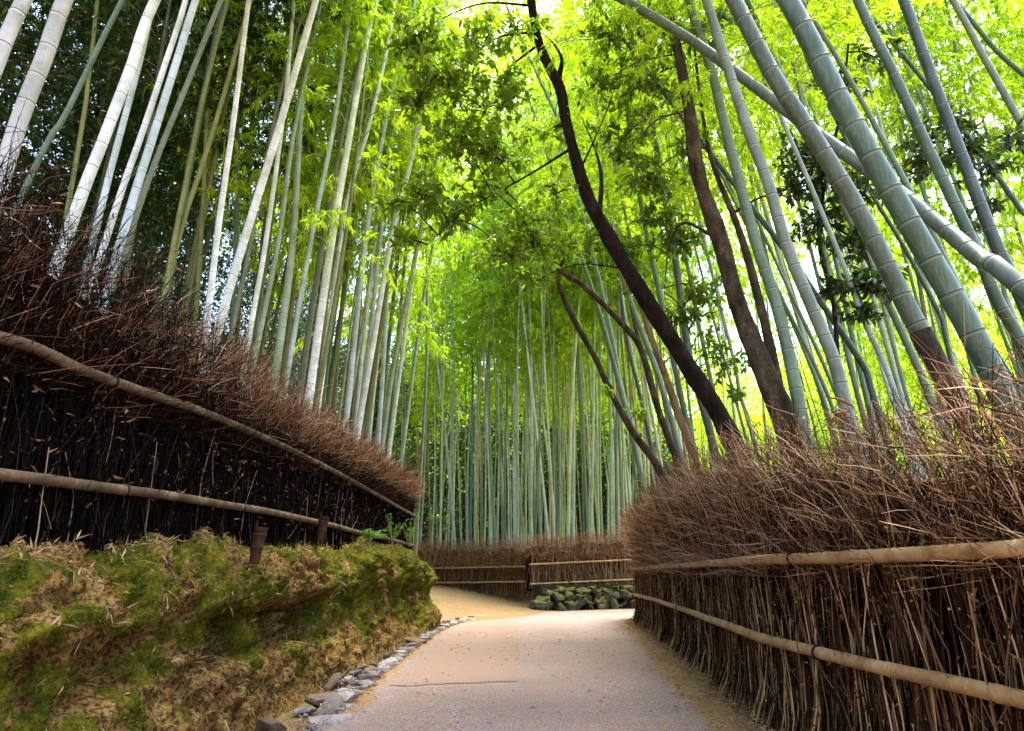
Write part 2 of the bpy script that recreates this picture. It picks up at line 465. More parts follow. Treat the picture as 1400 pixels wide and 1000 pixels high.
# ------------------------------------------------------------------ mossy bank on the left
def bank():
    a = arclen(BANK); n = 860; w = 190
    s0, s1 = 1.0, a[-1] - 6
    tt = np.linspace(0, 1, n) 
    s = s0 + (s1 - s0) * tt
    b = at_len(BANK, s)
    tg = unit(np.gradient(b, axis=0)); nl = np.stack([-tg[:, 1], tg[:, 0]], -1)
    for _ in range(60): nl = unit(np.vstack([nl[:1], (nl[:-2] + nl[1:-1] + nl[2:]) / 3, nl[-1:]]))
    prof = catmull(np.array([(-.10, -.06), (.0, .0), (.08, .14), (.15, .30), (.19, .44), (.21, .54), (.17, .63), (.22, .74), (.33, .88), (.48, .97), (.95, 1.0), (1.4, 1.03), (2.2, 1.0)]), 10)
    pa = arclen(prof); pr = at_len(prof, np.linspace(0, pa[-1], w))
    # keep more rows on the visible face
    top = bank_top(b[:, 1]) * (1 - .22 * smooth(a[-1] - 17.5, a[-1] - 12, s))
    off = pr[None, :, 0]; zz = pr[None, :, 1] * top[:, None]
    XY = b[:, None] + nl[:, None] * off[..., None]
    p = np.concatenate([XY, zz[..., None]], -1)
    flat = p.reshape(-1, 3)
    big = np.array([mnoise.fractal(Vector(q) * .9, 1.0, 2.0, 4) for q in flat]).reshape(n, w)
    mid = np.array([mnoise.fractal(Vector(q) * 3.6 + Vector((7, 3, 1)), .8, 2.1, 4) for q in flat]).reshape(n, w)
    fin = np.array([mnoise.fractal(Vector(q) * 13, .55, 2.1, 5) for q in flat]).reshape(n, w)
    fr = pr[None, :, 1]
    face = smooth(-.03, .15, fr) * (1 - smooth(1.25, 1.8, off))
    # eroded hollows under the turf lip: columns of pits along the bank
    pit_s = np.array([mnoise.noise((v * 1.9, 3.3, 0)) + .5 * mnoise.noise((v * 5.1, 8, 0)) for v in s])
    pit = smooth(-.02, .30, pit_s[:, None] + mid * .45 + fin * .1) * smooth(.30, .46, fr) * (1 - smooth(.57, .66, fr)) 
    near = smooth(3.0, 6.0, b[:, 1])[:, None]
    lip = smooth(.58, .68, fr) * (1 - smooth(.80, .98, fr)) * (.03 + .035 * near) * (.3 + 1.2 * smooth(-.3, .4, mid))
    d = (big * .12 + mid * .085 + fin * .045) * face + lip - pit * (.18 + .36 * near) * (off < .65)
    gully = np.array([mnoise.ridged_multi_fractal((v * 1.4, 9.0, 0), 1.0, 2.0, 3, 1.0, 2.0) for v in s])[:, None]
    d = d - .05 * (gully - 1.0) * smooth(.1, .5, fr) * (1 - smooth(.8, .95, fr))
    outn = np.concatenate([-nl[:, None] * np.ones((1, w, 1)) * (1 - smooth(.8, 1.0, fr))[..., None] * .95, (0.25 + .75 * smooth(.8, 1.0, fr))[..., None] * np.ones((n, 1, 1))], -1)
    p = p + unit(outn) * d[..., None]
    p[:, -6:, 2] -= np.linspace(0, .25, 6)[None]
    i = np.arange(n - 1)[:, None] * w + np.arange(w - 1)[None]
    mb = MB(); mb.add(p, np.stack([i, i + w, i + w + 1, i + 1], -1).reshape(-1, 4), 0, True)
    mossn = np.array([mnoise.fractal(Vector(q) * 1.9 + Vector((40, 2, 5)), .7, 2.0, 4) for q in flat]).reshape(n, w)
    mossf = np.array([mnoise.fractal(Vector(q) * 8.5 + Vector((4, 21, 5)), .6, 2.0, 4) for q in flat]).reshape(n, w)
    moss = smooth(-.16, .30, mossn * .75 + mossf * .42 + fin * .12 + .30 * smooth(.1, .5, fr) * (1 - smooth(.88, 1.08, fr)) - .17 + .20 * smooth(5, 11, p[..., 1]) - .8 * pit - .40 * (1 - smooth(.05, .25, fr)))
    m, nt, out = new_mat('mossy_earth')
    co = objco(nt)
    at = nt.nodes.new('ShaderNodeAttribute'); at.attribute_name = 'moss'
    f = noise(nt, 38, 6, .7, co); g = noise(nt, 7, 6, .65, co); h = noise(nt, 130, 3, .7, co)
    earth = ramp(nt, g, [(.3, (.13, .055, .012)), (.5, (.38, .22, .06)), (.7, (.56, .39, .15))])
    earth = mixc(nt, ramp(nt, f, [(.42, (.9, .9, .9)), (.56, (0, 0, 0))]), earth, (.04, .018, .007))
    mossc = mixc(nt, ramp(nt, g, [(.38, (0, 0, 0)), (.62, (1, 1, 1))]), ramp(nt, f, [(.3, (.012, .022, .002)), (.5, (.05, .075, .006)), (.72, (.13, .16, .016))]), ramp(nt, f, [(.3, (.06, .05, .004)), (.5, (.20, .165, .012)), (.72, (.38, .30, .05))]))
    sepz = nt.nodes.new('ShaderNodeSeparateXYZ'); nt.links.new(co, sepz.inputs[0])
    ad = N(nt, 'ShaderNodeMath', operation='MULTIPLY_ADD'); nt.links.new(f, ad.inputs[0]); ad.inputs[1].default_value = .9
    nt.links.new(at.outputs['Fac'], ad.inputs[2])
    k = ramp(nt, ad.outputs[0], [(.72, (0, 0, 0)), (1.0, (1, 1, 1))])
    c = mixc(nt, k, earth, mossc)
    hb = N(nt, 'ShaderNodeMath', operation='ADD'); nt.links.new(f, hb.inputs[0]); nt.links.new(h, hb.inputs[1])
    principled(nt, out, c, .95, hb.outputs[0], .035, 1.0, .06)
    o = mb.build('bank', [m]); tag(o, kind='structure')
    at_ = o.data.attributes.new('moss', 'FLOAT', 'POINT'); at_.data.foreach_set('value', moss.ravel().astype(np.float32))
    # surface samples for moss tufts and litter
    du = np.gradient(p, axis=0); dv = np.gradient(p, axis=1)
    nn = unit(np.cross(du, dv)); nn = np.where(nn[..., 2:3] < -.6, -nn, nn)
    area = np.linalg.norm(np.cross(du, dv), axis=-1)
    vis = (p[..., 1] > 1.8) & (p[..., 1] < 17) & (off < 1.3) & (fr > 0)
    wgt = area * vis
    dist = np.maximum(p[..., 1], 2.2)
    # tufts
    wm = (wgt * smooth(.35, .7, moss) / dist).ravel(); wm /= wm.sum()
    idx = rng.choice(len(wm), 52000, p=wm)
    pos = p.reshape(-1, 3)[idx] + rng.normal(0, .012, (len(idx), 3)); no = nn.reshape(-1, 3)[idx]
    dd = unit(no + rng.normal(0, .55, no.shape) + np.array([0, 0, .15]))
    mb = MB(); leaves(mb, pos, dd, rand_dirs(len(idx)), rng.uniform(.007, .021, len(idx)), rng.uniform(.003, .007, len(idx)), 0, droop=.25)
    mm = leaf_mat('moss_tuft', [(0, (.012, .02, .002)), (.3, (.05, .065, .005)), (.65, (.18, .165, .014)), (1, (.40, .31, .07))], (1.2, 1.2, 1), .3, .8, .1)
    tag(mb.build('moss', [mm]), 'tufts of yellow green moss growing on the earth bank', 'moss', kind='stuff')
    # dead leaves: mostly on the shoulder and foot
    wl = (wgt * (.55 + 1.6 * smooth(.85, .98, fr) + .9 * (1 - smooth(.0, .12, fr))) * (nn[..., 2] > .1) / dist * smooth(-.05, .35, mid + mossf * .5)).ravel(); wl /= wl.sum()
    idx = rng.choice(len(wl), 9500, p=wl)
    pos = p.reshape(-1, 3)[idx] + nn.reshape(-1, 3)[idx] * rng.uniform(.002, .012, (len(idx), 1)) + rng.normal(0, .01, (len(idx), 3)); no = nn.reshape(-1, 3)[idx]
    no2 = unit(no + rng.normal(0, .35, no.shape)); rd = rand_dirs(len(idx)); dd = unit(rd - no2 * (rd * no2).sum(1, keepdims=True))
    mb = MB(); leaves(mb, pos, dd, no2, rng.uniform(.03, .095, len(idx)), rng.uniform(.006, .014, len(idx)), 0, droop=.1, fold=.25)
    return mb, p, nn, wgt / dist, fr
LIT, BP, BN, BW, BFR = bank()

# litter along both path edges and the dirt apron
def litter():
    pos, sz = [], []
    a = arclen(PATH_R); s = rng.uniform(3, 22, 5200); q = at_len(PATH_R, s)
    t = np.abs(rng.normal(0, .22, len(s))) ; tg = unit(at_len(PATH_R, s + .05) - q)
    nl = np.stack([-tg[:, 1], tg[:, 0]], -1)
    q = q + nl * (t - .18)[:, None]
    pos.append(np.c_[q, np.full(len(q), .03) + rng.uniform(0, .015, len(q))])
    s = rng.uniform(2, 19, 2200); q = at_len(PATH_L, s); q[:, 0] -= np.abs(rng.normal(0, .16, len(s))) - .05
    pos.append(np.c_[q, rng.uniform(.015, .05, len(q))])
    q = np.c_[rng.uniform(-3.2, .8, 900), rng.uniform(16, 26, 900)]
    q = q[(sdist(PATH_L, q[:, 0], q[:, 1]) > .1) & (sdist(FAR, q[:, 0], q[:, 1]) < 0) & (sdist(BANK, q[:, 0], q[:, 1]) < -.1)]
    pos.append(np.c_[q, H(q[:, 0], q[:, 1]) + .01])
    q = np.c_[rng.uniform(-1.2, 1.6, 420), rng.uniform(3.2, 17, 420)]
    pos.append(np.c_[q, np.full(len(q), .034)])
    pos = np.vstack(pos); n = len(pos)
    no = unit(np.array([0, 0, 1]) + rng.normal(0, .3, (n, 3))); rd = rand_dirs(n); dd = unit(rd - no * (rd * no).sum(1, keepdims=True))
    leaves(LIT, pos, dd, no, rng.uniform(.025, .085, n), rng.uniform(.006, .016, n), 0, droop=.1, fold=.25)
    tag(LIT.build('leaf_litter', [M['dead_leaf']]), 'dry straw coloured bamboo leaves fallen on the bank and path edges', 'leaf litter', kind='stuff')
litter()

# ------------------------------------------------------------------ stones
def stone_mesh(size, seed, mat, rough=.18, sub=3):
    r = random.Random(seed)
    import bmesh
    bm = bmesh.new()
    for _ in range(18):
        v = Vector((r.uniform(-1, 1), r.uniform(-1, 1), r.uniform(-1, 1)))
        v = Vector([math.copysign(abs(c) ** .6, c) for c in v])
        bm.verts.new((v.x * size[0] / 2, v.y * size[1] / 2, v.z * size[2] / 2))
    res = bmesh.ops.convex_hull(bm, input=bm.verts)
    bmesh.ops.delete(bm, geom=[v for v in bm.verts if not v.link_faces], context='VERTS')
    w = min(size) * .10
    bmesh.ops.bevel(bm, geom=list(bm.edges), offset=w, segments=2, affect='EDGES', profile=.6)
    bmesh.ops.triangulate(bm, faces=bm.faces)
    bmesh.ops.subdivide_edges(bm, edges=[e for e in bm.edges if e.calc_length() > min(size) * .15], cuts=2, use_grid_fill=True)
    for v in bm.verts:
        k = mnoise.fractal(v.co * (2.2 / max(size)) * 2 + Vector((seed * 3.1, 0, 0)), .9, 2, 4)
        v.co += v.normal * k * min(size) * rough * .35
    me = bpy.data.meshes.new('stone'); bm.to_mesh(me); bm.free()
    me.polygons.foreach_set('use_smooth', [True] * len(me.polygons))
    me.materials.append(mat)
    return me

def stone_mat(name, c0, c1, moss=None):
    m, nt, out = new_mat(name)
    co = objco(nt); oi = nt.nodes.new('ShaderNodeObjectInfo')
    f = noise(nt, 9, 7, .7, co); g = noise(nt, 60, 4, .7, co)
    c = ramp(nt, f, [(.3, c0), (.7, c1)])
    c = mixc(nt, 1.0, c, ramp(nt, oi.outputs['Random'], [(0, (.6, .55, .52)), (.5, (1, 1, 1)), (1, (1.35, 1.3, 1.35))]), 'MULTIPLY')
    if moss:
        geo = nt.nodes.new('ShaderNodeNewGeometry'); s = nt.nodes.new('ShaderNodeSeparateXYZ'); nt.links.new(geo.outputs['Normal'], s.inputs[0])
        ad = N(nt, 'ShaderNodeMath', operation='MULTIPLY_ADD'); nt.links.new(s.outputs[2], ad.inputs[0]); ad.inputs[1].default_value = .35; nt.links.new(f, ad.inputs[2])
        c = mixc(nt, ramp(nt, ad.outputs[0], [(.5, (0, 0, 0)), (.72, (1, 1, 1))]), c, moss)
    b = N(nt, 'ShaderNodeMath', operation='ADD'); nt.links.new(f, b.inputs[0]); nt.links.new(g, b.inputs[1])
    principled(nt, out, c, .75, b.outputs[0], .012, .7, .3)
    return m
M['edge_stone'] = stone_mat('edge_stone', (.13, .115, .11), (.30, .27, .27))
M['edge_stone_brown'] = stone_mat('edge_stone_brown', (.06, .042, .026), (.17, .12, .08))
M['wall_stone'] = stone_mat('wall_stone', (.03, .026, .02), (.11, .10, .065), (.085, .09, .012))

def edge_stones():
    def gp(x, y):
        d = ray(x, y); return CAM + d / d[2] * (0.02 - CAM[2])
    # the ones that can be told apart, by photo position: x, y, sizes, yaw, tilt, kind
    named = [
        ((437, 962), (.42, .30, .16), -20, 12, 'edge_stone_brown', 'brown peaked stone tilted beside the two low grey slabs at the near path edge'),
        ((452, 938), (.40, .20, .17), 18, -14, 'edge_stone_brown', 'dark brown stone block leaning behind the grey slabs at the bank foot'),
        ((446, 986), (.48, .30, .08), 20, 3, 'edge_stone', 'broad flat grey slab, nearest one still whole at the path edge'),
        ((466, 967), (.40, .20, .06), 15, 2, 'edge_stone', 'thin flat grey slab lying just beyond the broad nearest slab'),
        ((478, 948), (.40, .20, .06), 12, 2, 'edge_stone', 'long flat grey slab beside the dark leaning stone block'),
        ((497, 936), (.40, .26, .06), 10, 2, 'edge_stone', 'pale flat slab touching the corner of the smooth path patch'),
        ((372, 996), (.26, .20, .14), 0, 6, 'edge_stone_brown', 'rounded brown stone at the bottom edge against the bank foot'),
        ((474, 930), (.18, .16, .10), 10, 5, 'edge_stone', 'small rounded grey stone behind the long flat slab'),
        ((509, 921), (.34, .22, .16), 30, 20, 'edge_stone_brown', 'tilted dark wedge stone at the near left corner of the smooth patch'),
        ((566, 880), (.44, .30, .16), 15, 8, 'edge_stone_brown', 'large pinkish brown block standing out among the farther edging stones'),
    ]
    for i, (px, size, yaw, tilt, mk, lab) in enumerate(named):
        p = gp(*px)
        o = link('edging_stone', stone_mesh(tuple(.86 * c for c in size), 50 + i, M[mk]))
        o.location = (p[0], p[1], size[2] * .16); o.rotation_euler = (math.radians(tilt), math.radians(tilt * .5), math.radians(yaw + 60))
        tag(o, lab, 'stone', 'stones edging the path')
    s = 8.6; k = 0
    meshes = [stone_mesh((.42, .24, .09), 80 + j, M['edge_stone']) for j in range(5)] + [stone_mesh((.3, .24, .15), 90 + j, M['edge_stone_brown']) for j in range(3)]
    a = arclen(PATH_L)
    while s < 18.5 + 3:
        q = at_len(PATH_L, np.array([s]))[0]
        for row in range(2):
            if row and rng.random() < .35: continue
            o = link('edging_stone', meshes[int(rng.integers(0, 5)) if row == 0 else int(rng.integers(3, 8))])
            sc = rng.uniform(.5, .9) * (1 if row == 0 else .75)
            o.location = (q[0] - .06 - .18 * row - rng.uniform(0, .04), q[1] + rng.uniform(-.08, .08), .022); o.scale = (sc, sc, sc)
            o.rotation_euler = (rng.normal(0, .08), rng.normal(0, .1) + .15 * row, math.radians(75) + rng.normal(0, .35))
            tag(o, 'small edging stone in the far row along the bank foot', 'stone', 'far small stones edging the path')
        s += rng.uniform(.3, .46)
    # pebbles and gravel between them
    mb = MB()
    n = 1500
    s = rng.uniform(4.5, 19, n); q = at_len(PATH_L, s); q[:, 0] -= np.abs(rng.normal(0, .14, n)) - .02
    base = np.array([(1, 0, 0), (-1, 0, 0), (0, 1, 0), (0, -1, 0), (0, 0, .6), (0, 0, -.6)], float)
    fcs = np.array([(0, 2, 4), (2, 1, 4), (1, 3, 4), (3, 0, 4), (2, 0, 5), (1, 2, 5), (3, 1, 5), (0, 3, 5)])
    r = rng.uniform(.006, .024, n)
    v = base[None] * r[:, None, None] * rng.uniform(.6, 1.3, (n, 6, 1)) + np.c_[q, .012 + r * .3][:, None]
    mb.add(v, (np.arange(n)[:, None, None] * 6 + fcs[None]).reshape(-1, 3), 0, False)
    tag(mb.build('gravel', [M['edge_stone']]), 'loose grey chips between the edging stones', 'gravel', kind='stuff')
edge_stones()

# ------------------------------------------------------------------ brushwood fences
def line_frame(line, s):
    q = at_len(line, s); tg = unit(at_len(line, s + .05) - at_len(line, s - .05))
    return q, tg

def brush_fence(root, line, s0, s1, side, base_z, top_z, z_knee, dens, mats, flare=.10, splay=.28, fine=1.0, dark=False):
    """side: +1 when the path lies to the left of the line, -1 when to its right; twigs stand behind the line"""
    core, wallm, topm, leafm = mats
    # dark backing added for the shade between twigs; keeps daylight out
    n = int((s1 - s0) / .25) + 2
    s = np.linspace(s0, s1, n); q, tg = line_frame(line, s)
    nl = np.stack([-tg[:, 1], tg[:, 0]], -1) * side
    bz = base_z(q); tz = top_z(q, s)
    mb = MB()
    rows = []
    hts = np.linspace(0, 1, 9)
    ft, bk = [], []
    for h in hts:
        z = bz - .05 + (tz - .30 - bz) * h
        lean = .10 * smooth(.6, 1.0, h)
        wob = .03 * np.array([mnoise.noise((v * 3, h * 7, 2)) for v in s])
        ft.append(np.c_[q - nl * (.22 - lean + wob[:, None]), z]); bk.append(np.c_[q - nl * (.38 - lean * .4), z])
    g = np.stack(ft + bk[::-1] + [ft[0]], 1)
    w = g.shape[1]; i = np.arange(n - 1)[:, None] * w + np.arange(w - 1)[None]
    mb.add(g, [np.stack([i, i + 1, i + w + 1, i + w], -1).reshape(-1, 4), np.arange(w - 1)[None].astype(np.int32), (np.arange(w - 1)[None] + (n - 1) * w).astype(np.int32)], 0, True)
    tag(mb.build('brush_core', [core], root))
    # stems
    sl = np.linspace(s0, s1, 200); dn = dens(at_len(line, sl)); cum = np.concatenate([[0], np.cumsum((dn[1:] + dn[:-1]) / 2 * np.diff(sl))])
    K = int(cum[-1]); s = np.interp(rng.uniform(0, cum[-1], K), cum, sl)
    q, tg = line_frame(line, s); nl = np.stack([-tg[:, 1], tg[:, 0]], -1) * side
    bz = base_z(q); tz = top_z(q, s); zk = bz + z_knee
    front = rng.uniform(0, 1, K) ** 1.3
    off = .015 - front * .22
    lean = rng.normal(0, .15, K) + .03; lean2 = rng.normal(0, .35, K)
    cut = np.where(rng.random(K) < .45, rng.uniform(.3, 1.0, K), 1.0)
    fl = flare * rng.uniform(.1, 1.3, K) * np.maximum(0, 1 - front * 1.4)
    sp = splay * rng.uniform(-.6, 1.2, K)
    hh = tz - zk
    zs = [bz + rng.uniform(-.02, .03, K), bz + .22 * z_knee, bz + .6 * z_knee, zk, zk + hh * .45, zk + hh * rng.uniform(.75, 1.12, K)]
    offs = [off + fl, off + fl * .25, off + rng.normal(0, .012, K), off + rng.normal(0, .015, K), off + sp * .35, off + sp]
    al = [rng.normal(0, .045, K), rng.normal(0, .03, K), lean * .35 + rng.normal(0, .03, K), lean, lean + lean2 * .3, lean + lean2]
    p = np.stack([np.c_[q + tg * a[:, None] + nl * o[:, None], z] for z, o, a in zip(zs, offs, al)], 1)
    r0 = rng.uniform(.0024, .0066, K) * (1 if not dark else .72)
    rr = r0[:, None] * np.array([1.15, 1, .9, .75, .5, .25])[None]
    cutk = cut < .999
    mb = MB()
    full = p[~cutk]; twigs(mb, full[:, :4], rr[~cutk][:, :4], 4 if fine >= 1 else 3, 0)
    # broken stems stop below the knee
    pc = p[cutk][:, :4]; c = cut[cutk][:, None, None]
    pc = pc[:, :1] + (pc - pc[:, :1]) * np.array([0, .33, .66, 1.0])[None, :, None] * 0 + (pc - pc[:, :1]) * c
    twigs(mb, pc, rr[cutk][:, :4], 4 if fine >= 1 else 3, 0)
    # slanting broken pieces across the face
    K2 = int(K * .8); j = rng.integers(0, K, K2)
    st = p[j, 1] + (p[j, 3] - p[j, 1]) * rng.uniform(-.2, 1, (K2, 1)) + np.c_[nl[j] * .03, np.zeros(K2)]
    dd = np.c_[tg[j] * rng.normal(0, .5, (K2, 1)) + nl[j] * rng.uniform(-.02, .22, (K2, 1)), rng.uniform(.3, 1, K2)]
    dd = unit(dd) * rng.uniform(.08, .34, (K2, 1))
    pp = np.stack([st, st + dd * .5 + rng.normal(0, .008, (K2, 3)), st + dd], 1)
    twigs(mb, pp, rng.uniform(.0012, .0042, (K2, 1)) * np.array([1, .8, .45])[None], 3, 0)
    # joints of the near stems
    jn = np.nonzero(np.abs(q[:, 1]) < 7.5)[0]; jn = np.repeat(jn, 4); kk = rng.integers(0, 3, len(jn)); tt = rng.uniform(.1, .95, (len(jn), 1))
    c_ = p[jn, kk] * (1 - tt) + p[jn, kk + 1] * tt; dv = unit(p[jn, kk + 1] - p[jn, kk]) * .005
    ok = (~cutk)[jn]
    twigs(mb, np.stack([c_ - dv, c_, c_ + dv], 1)[ok], (r0[jn][:, None] * np.array([.95, 1.5, .95])[None])[ok], 5, 0)
    o = mb.build('brushwood', [wallm], root); tag(o, kind='stuff')
    # feathery heads: many side sprays
    mb = MB()
    up = p[:, 3:]
    twigs(mb, up, rr[:, 3:], 3, 0)
    nb = int(6 * fine)
    B = K * nb; j = np.repeat(np.arange(K), nb); f = rng.uniform(-.35, .9, B)
    f01 = np.clip(f, 0, 1)[:, None]
    st = np.where(f[:, None] < 0, p[j, 3] + (p[j, 3] - p[j, 2]) * f[:, None], np.where(f01 < .5, p[j, 3] + (p[j, 4] - p[j, 3]) * f01 * 2, p[j, 4] + (p[j, 5] - p[j, 4]) * (f01 * 2 - 1)))
    dd = np.c_[tg[j] * rng.normal(.0, .55, (B, 1)) + nl[j] * rng.normal(.22, .45, (B, 1)), rng.uniform(-.1, 1.15, B)]
    Ls = rng.uniform(.08, .30, (B, 1)) * np.where(rng.random((B, 1)) < .05, 1.7, 1)
    dd = unit(dd) * Ls
    bend = np.c_[tg[j] * rng.normal(0, .12, (B, 1)) + nl[j] * rng.uniform(-.05, .16, (B, 1)), rng.uniform(-.10, .05, B)] * Ls * 1.5
    pp = np.stack([st, st + dd * .5, st + dd + bend], 1)
    rr2 = rng.uniform(.0008, .0036, (B, 1)) * np.array([1, .75, .35])[None] * (1 + .5 * smooth(6, 14, np.abs(q[j, 1])))[:, None]
    lit_sprays = rng.random(B) < (smooth(.0, .45, f) * (smooth(3.0, 6.0, q[j, 1]) * .9 + .1) if dark else smooth(2.5, 6.5, q[j, 1]) * .55 + .35)  # paler upper sprays stand in for skylight on the left brush top
    twigs(mb, pp[lit_sprays], rr2[lit_sprays], 3, 1); twigs(mb, pp[~lit_sprays], rr2[~lit_sprays], 3, 0)
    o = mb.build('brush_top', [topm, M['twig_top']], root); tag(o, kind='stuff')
    # clinging dead leaves
    Lf = int(K * (.8 if dark else 1.5)); j = rng.integers(0, K, Lf); k = rng.integers(1, 5, Lf); t = rng.random((Lf, 1))
    pos = p[j, k] * (1 - t) + p[j, k + 1] * t + np.c_[nl[j] * rng.uniform(0, .06, (Lf, 1)), rng.normal(0, .02, Lf)]
    mb = MB(); leaves(mb, pos, rand_dirs(Lf, -.9, .4), rand_dirs(Lf), rng.uniform(.015, .065, Lf), rng.uniform(.005, .018, Lf), 0, droop=.3, fold=.4)
    o = mb.build('dead_leaves', [leafm], root); tag(o, kind='stuff')

def rail(root, pts, r, mat, tie_at=(), node=.34, rope=True, jog=0):
    """bamboo pole with nodes; ties are rope bindings as sub-parts"""
    d = catmull(np.array(pts, float), 14); a = arclen(d); Lg = a[-1]
    s = [0.0]; rad = [r]
    x = .12
    while x < Lg - .05:
        for o_, k in ((-.014, 1.0), (-.004, 1.07), (.004, 1.07), (.012, .97), (.03, .985)):
            s.append(x + o_); rad.append(r * k)
        x += node * random.uniform(.8, 1.15)
        if x < Lg - .3: s.append(x - .17); rad.append(r * random.uniform(.95, 1.0))
    s.append(Lg); rad.append(r * .97)
    o_ = np.argsort(s); s = np.array(s)[o_]; rad = np.array(rad)[o_]
    p = at_len(d, s)
    p[:, 2] += np.array([.008 * mnoise.noise((v * .9, pts[0][2] * 5, 1)) for v in s])
    mb = MB(); tube(mb, p, rad, 14, 0)
    ro = mb.build('rail', [mat], root)
    for t in tie_at:
        c = at_len(d, np.array([t - .012, t - .006, t, t + .006, t + .012])); 
        mb = MB(); tube(mb, c, np.array([1.06, 1.2, 1.12, 1.2, 1.06]) * r, 14, 0)
        tl = at_len(d, np.array([t]))[0]
        tube(mb, np.array([tl + (0, 0, -r), tl + (.01, .0, -r - .03), tl + (.0, .01, -r - .07)]), .0035, 5, 0)
        mb.build('rope_tie', [M['rope']], ro)
    return ro

def fences():
    # --- right
    root = empty('brushwood_fence', (1.95, 3, 0)); inv = np.array([1.95, 3, 0])
    tag(root, 'tall brown brushwood fence on the right with two thick tan bamboo rails', 'fence', 'brushwood fences along the path')
    holder = root
    topR = lambda q, s: np.interp(q[:, 1] + np.maximum(0, q[:, 0] - 3) * .2, [0, 2.7, 4.1, 6.5, 11, 16.5, 30], [1.62, 1.74, 1.90, 2.14, 2.32, 2.2, 2.1]) + .05 * np.sin(s * 2.3) 
    baseR = lambda q: np.full(len(q), .0)
    denR = lambda q: np.interp(q[:, 1], [0, 2, 3, 6, 9, 13, 17, 18], [70, 150, 190, 210, 210, 220, 210, 60]) * np.where(q[:, 0] > 4.5, .4, 1)
    brush_fence(root, RIGHT, .6, arclen(RIGHT)[-1] - 1.5, +1, baseR, topR, 1.12, denR, (M['brush_core'], M['twig'], M['twig'], M['brown_leaf']), .13, .34, 1.0)
    fr = lambda Y: np.interp(Y, RIGHT[:, 1], RIGHT[:, 0])
    for z, ta in ((1.083, (4.2, 8.6, 13)), (.565, (4.0, 9.2, 13.2))):
        ys = [.2, 1.5, 2.8, 4, 5, 6.2, 8.4, 10, 12, 13.6, 14.9, 15.5]
        pts = [(fr(y) - .055, y, z) for y in ys]
        rail(root, pts, .033, M['rail'], ta)
        rail(root, [(3.0, 15.95, z), (3.7, 16.62, z), (5, 17.02, z), (7, 17.1, z)], .03, M['rail'], (1.2,))
    # --- left
    root2 = empty('brushwood_fence', (-2.3, 3, 1.2))
    tag(root2, 'dark brushwood fence on the left standing on top of the mossy bank', 'fence', 'brushwood fences along the path')
    baseL = lambda q: bank_top(q[:, 1]) - .10
    topL = lambda q, s: np.interp(q[:, 1], [0, 3, 7, 10, 14], [2.84, 2.80, 2.72, 2.74, 2.72]) + .05 * np.sin(s * 2.9)
    denL = lambda q: np.interp(q[:, 1], [0, 2, 3, 6, 10, 14], [150, 290, 330, 300, 280, 260])
    brush_fence(root2, LEFT, .2, arclen(LEFT)[-1], -1, baseL, topL, .92, denL, (M['brush_core_shaded'], M['twig_shaded'], M['twig_shaded_top'], M['brown_leaf']), .04, .26, 1.0, True)
    up = [P(-300, 395, 2.0), P(0, 466, 2.95), P(100, 506, 3.42), P(200, 540, 4.05), P(300, 574, 5.0), P(400, 622, 6.8), P(480, 662, 9.2), P(565, 706, 14.0)]
    lo = [P(-300, 618, 2.05), P(0, 651, 3.08), P(100, 663, 3.6), P(200, 676, 4.3), P(300, 691, 5.25), P(400, 708, 6.9), P(480, 727, 9.3), P(560, 746, 14.0)]
    for pts, ta in ((up, (1.7, 3.6, 5.4, 7.6, 10.2)), (lo, (1.9, 3.5, 6.3, 9.5))):
        pts = [(LEFT_x(p[1]) + .05, p[1], p[2]) for p in pts]
        rail(root2, pts, .029, M['rail_dark'], ta, .3)
    # --- far pair
    def far(A, B, rails, topz, basez, label):
        ln = np.array([A[:2], B[:2]]); d = unit(ln[1] - ln[0]); ln = catmull(np.array([ln[0], ln[0] * .5 + ln[1] * .5, ln[1]]), 8)
        r = empty('brushwood_fence', (A[0], A[1], A[2])); tag(r, label, 'fence', 'brushwood fences along the path')
        Lg = arclen(ln)[-1]
        ty = lambda q, s: np.interp(s, [0, Lg], topz) + .05 * np.sin(s * 4.1) 
        by = (lambda q: np.interp(np.linalg.norm(q - ln[0], axis=1), [0, Lg], basez))
        brush_fence(r, ln, .02, Lg, -1, by, ty, .92, lambda q: np.full(len(q), 190.0), (M['brush_core'], M['twig_mid'], M['twig_top'], M['brown_leaf']), .05, .15, .8)
        for (za, zb) in rails:
            n2 = np.array([d[1], -d[0]]) * .05
            a3, b3 = np.array([*(ln[0] + n2), za]), np.array([*(ln[-1] + n2), zb])
            rail(r, [a3, a3 * .6 + b3 * .4, b3], .028, M['rail'], (Lg * .45,), .35)
    a0, a1 = FAR_A0, FAR_A1
    z = lambda x, y, Y: P(x, y, Y)[2]
    far(a0, a1, [(z(560, 778, 28), z(722, 775, 21.6)), (z(560, 798, 28), z(722, 795.5, 21.6))], [z(560, 740, 28), z(722, 737, 21.6)], [z(560, 806, 28), z(722, 817, 21.6)],
        'far brushwood fence at the bend, left half reaching down to the bare dirt')
    b0, b1 = FAR_B0, P(900, 795, 21.8)
    far(b0, b1, [(z(724, 772, 20.4), z(900, 764, 21.8)), (z(724, 799, 20.4), z(900, 791, 21.8))], [z(724, 733, 20.4), z(900, 722, 21.8)], [z(724, 806, 20.4), z(900, 799, 21.8)],
        'far brushwood fence at the bend standing above the mossy stone wall')
LEFT_x = lambda Y: np.interp(Y, LEFT[:, 1], LEFT[:, 0])
def world_parent_fix():
    pass
fences()
# children were meshed in world space: cancel their fence's own offset
for o in list(COL.objects):
    if o.parent is not None and o.parent.parent is None and o.parent.name.startswith('brushwood_fence'):
        o.location = -o.parent.location

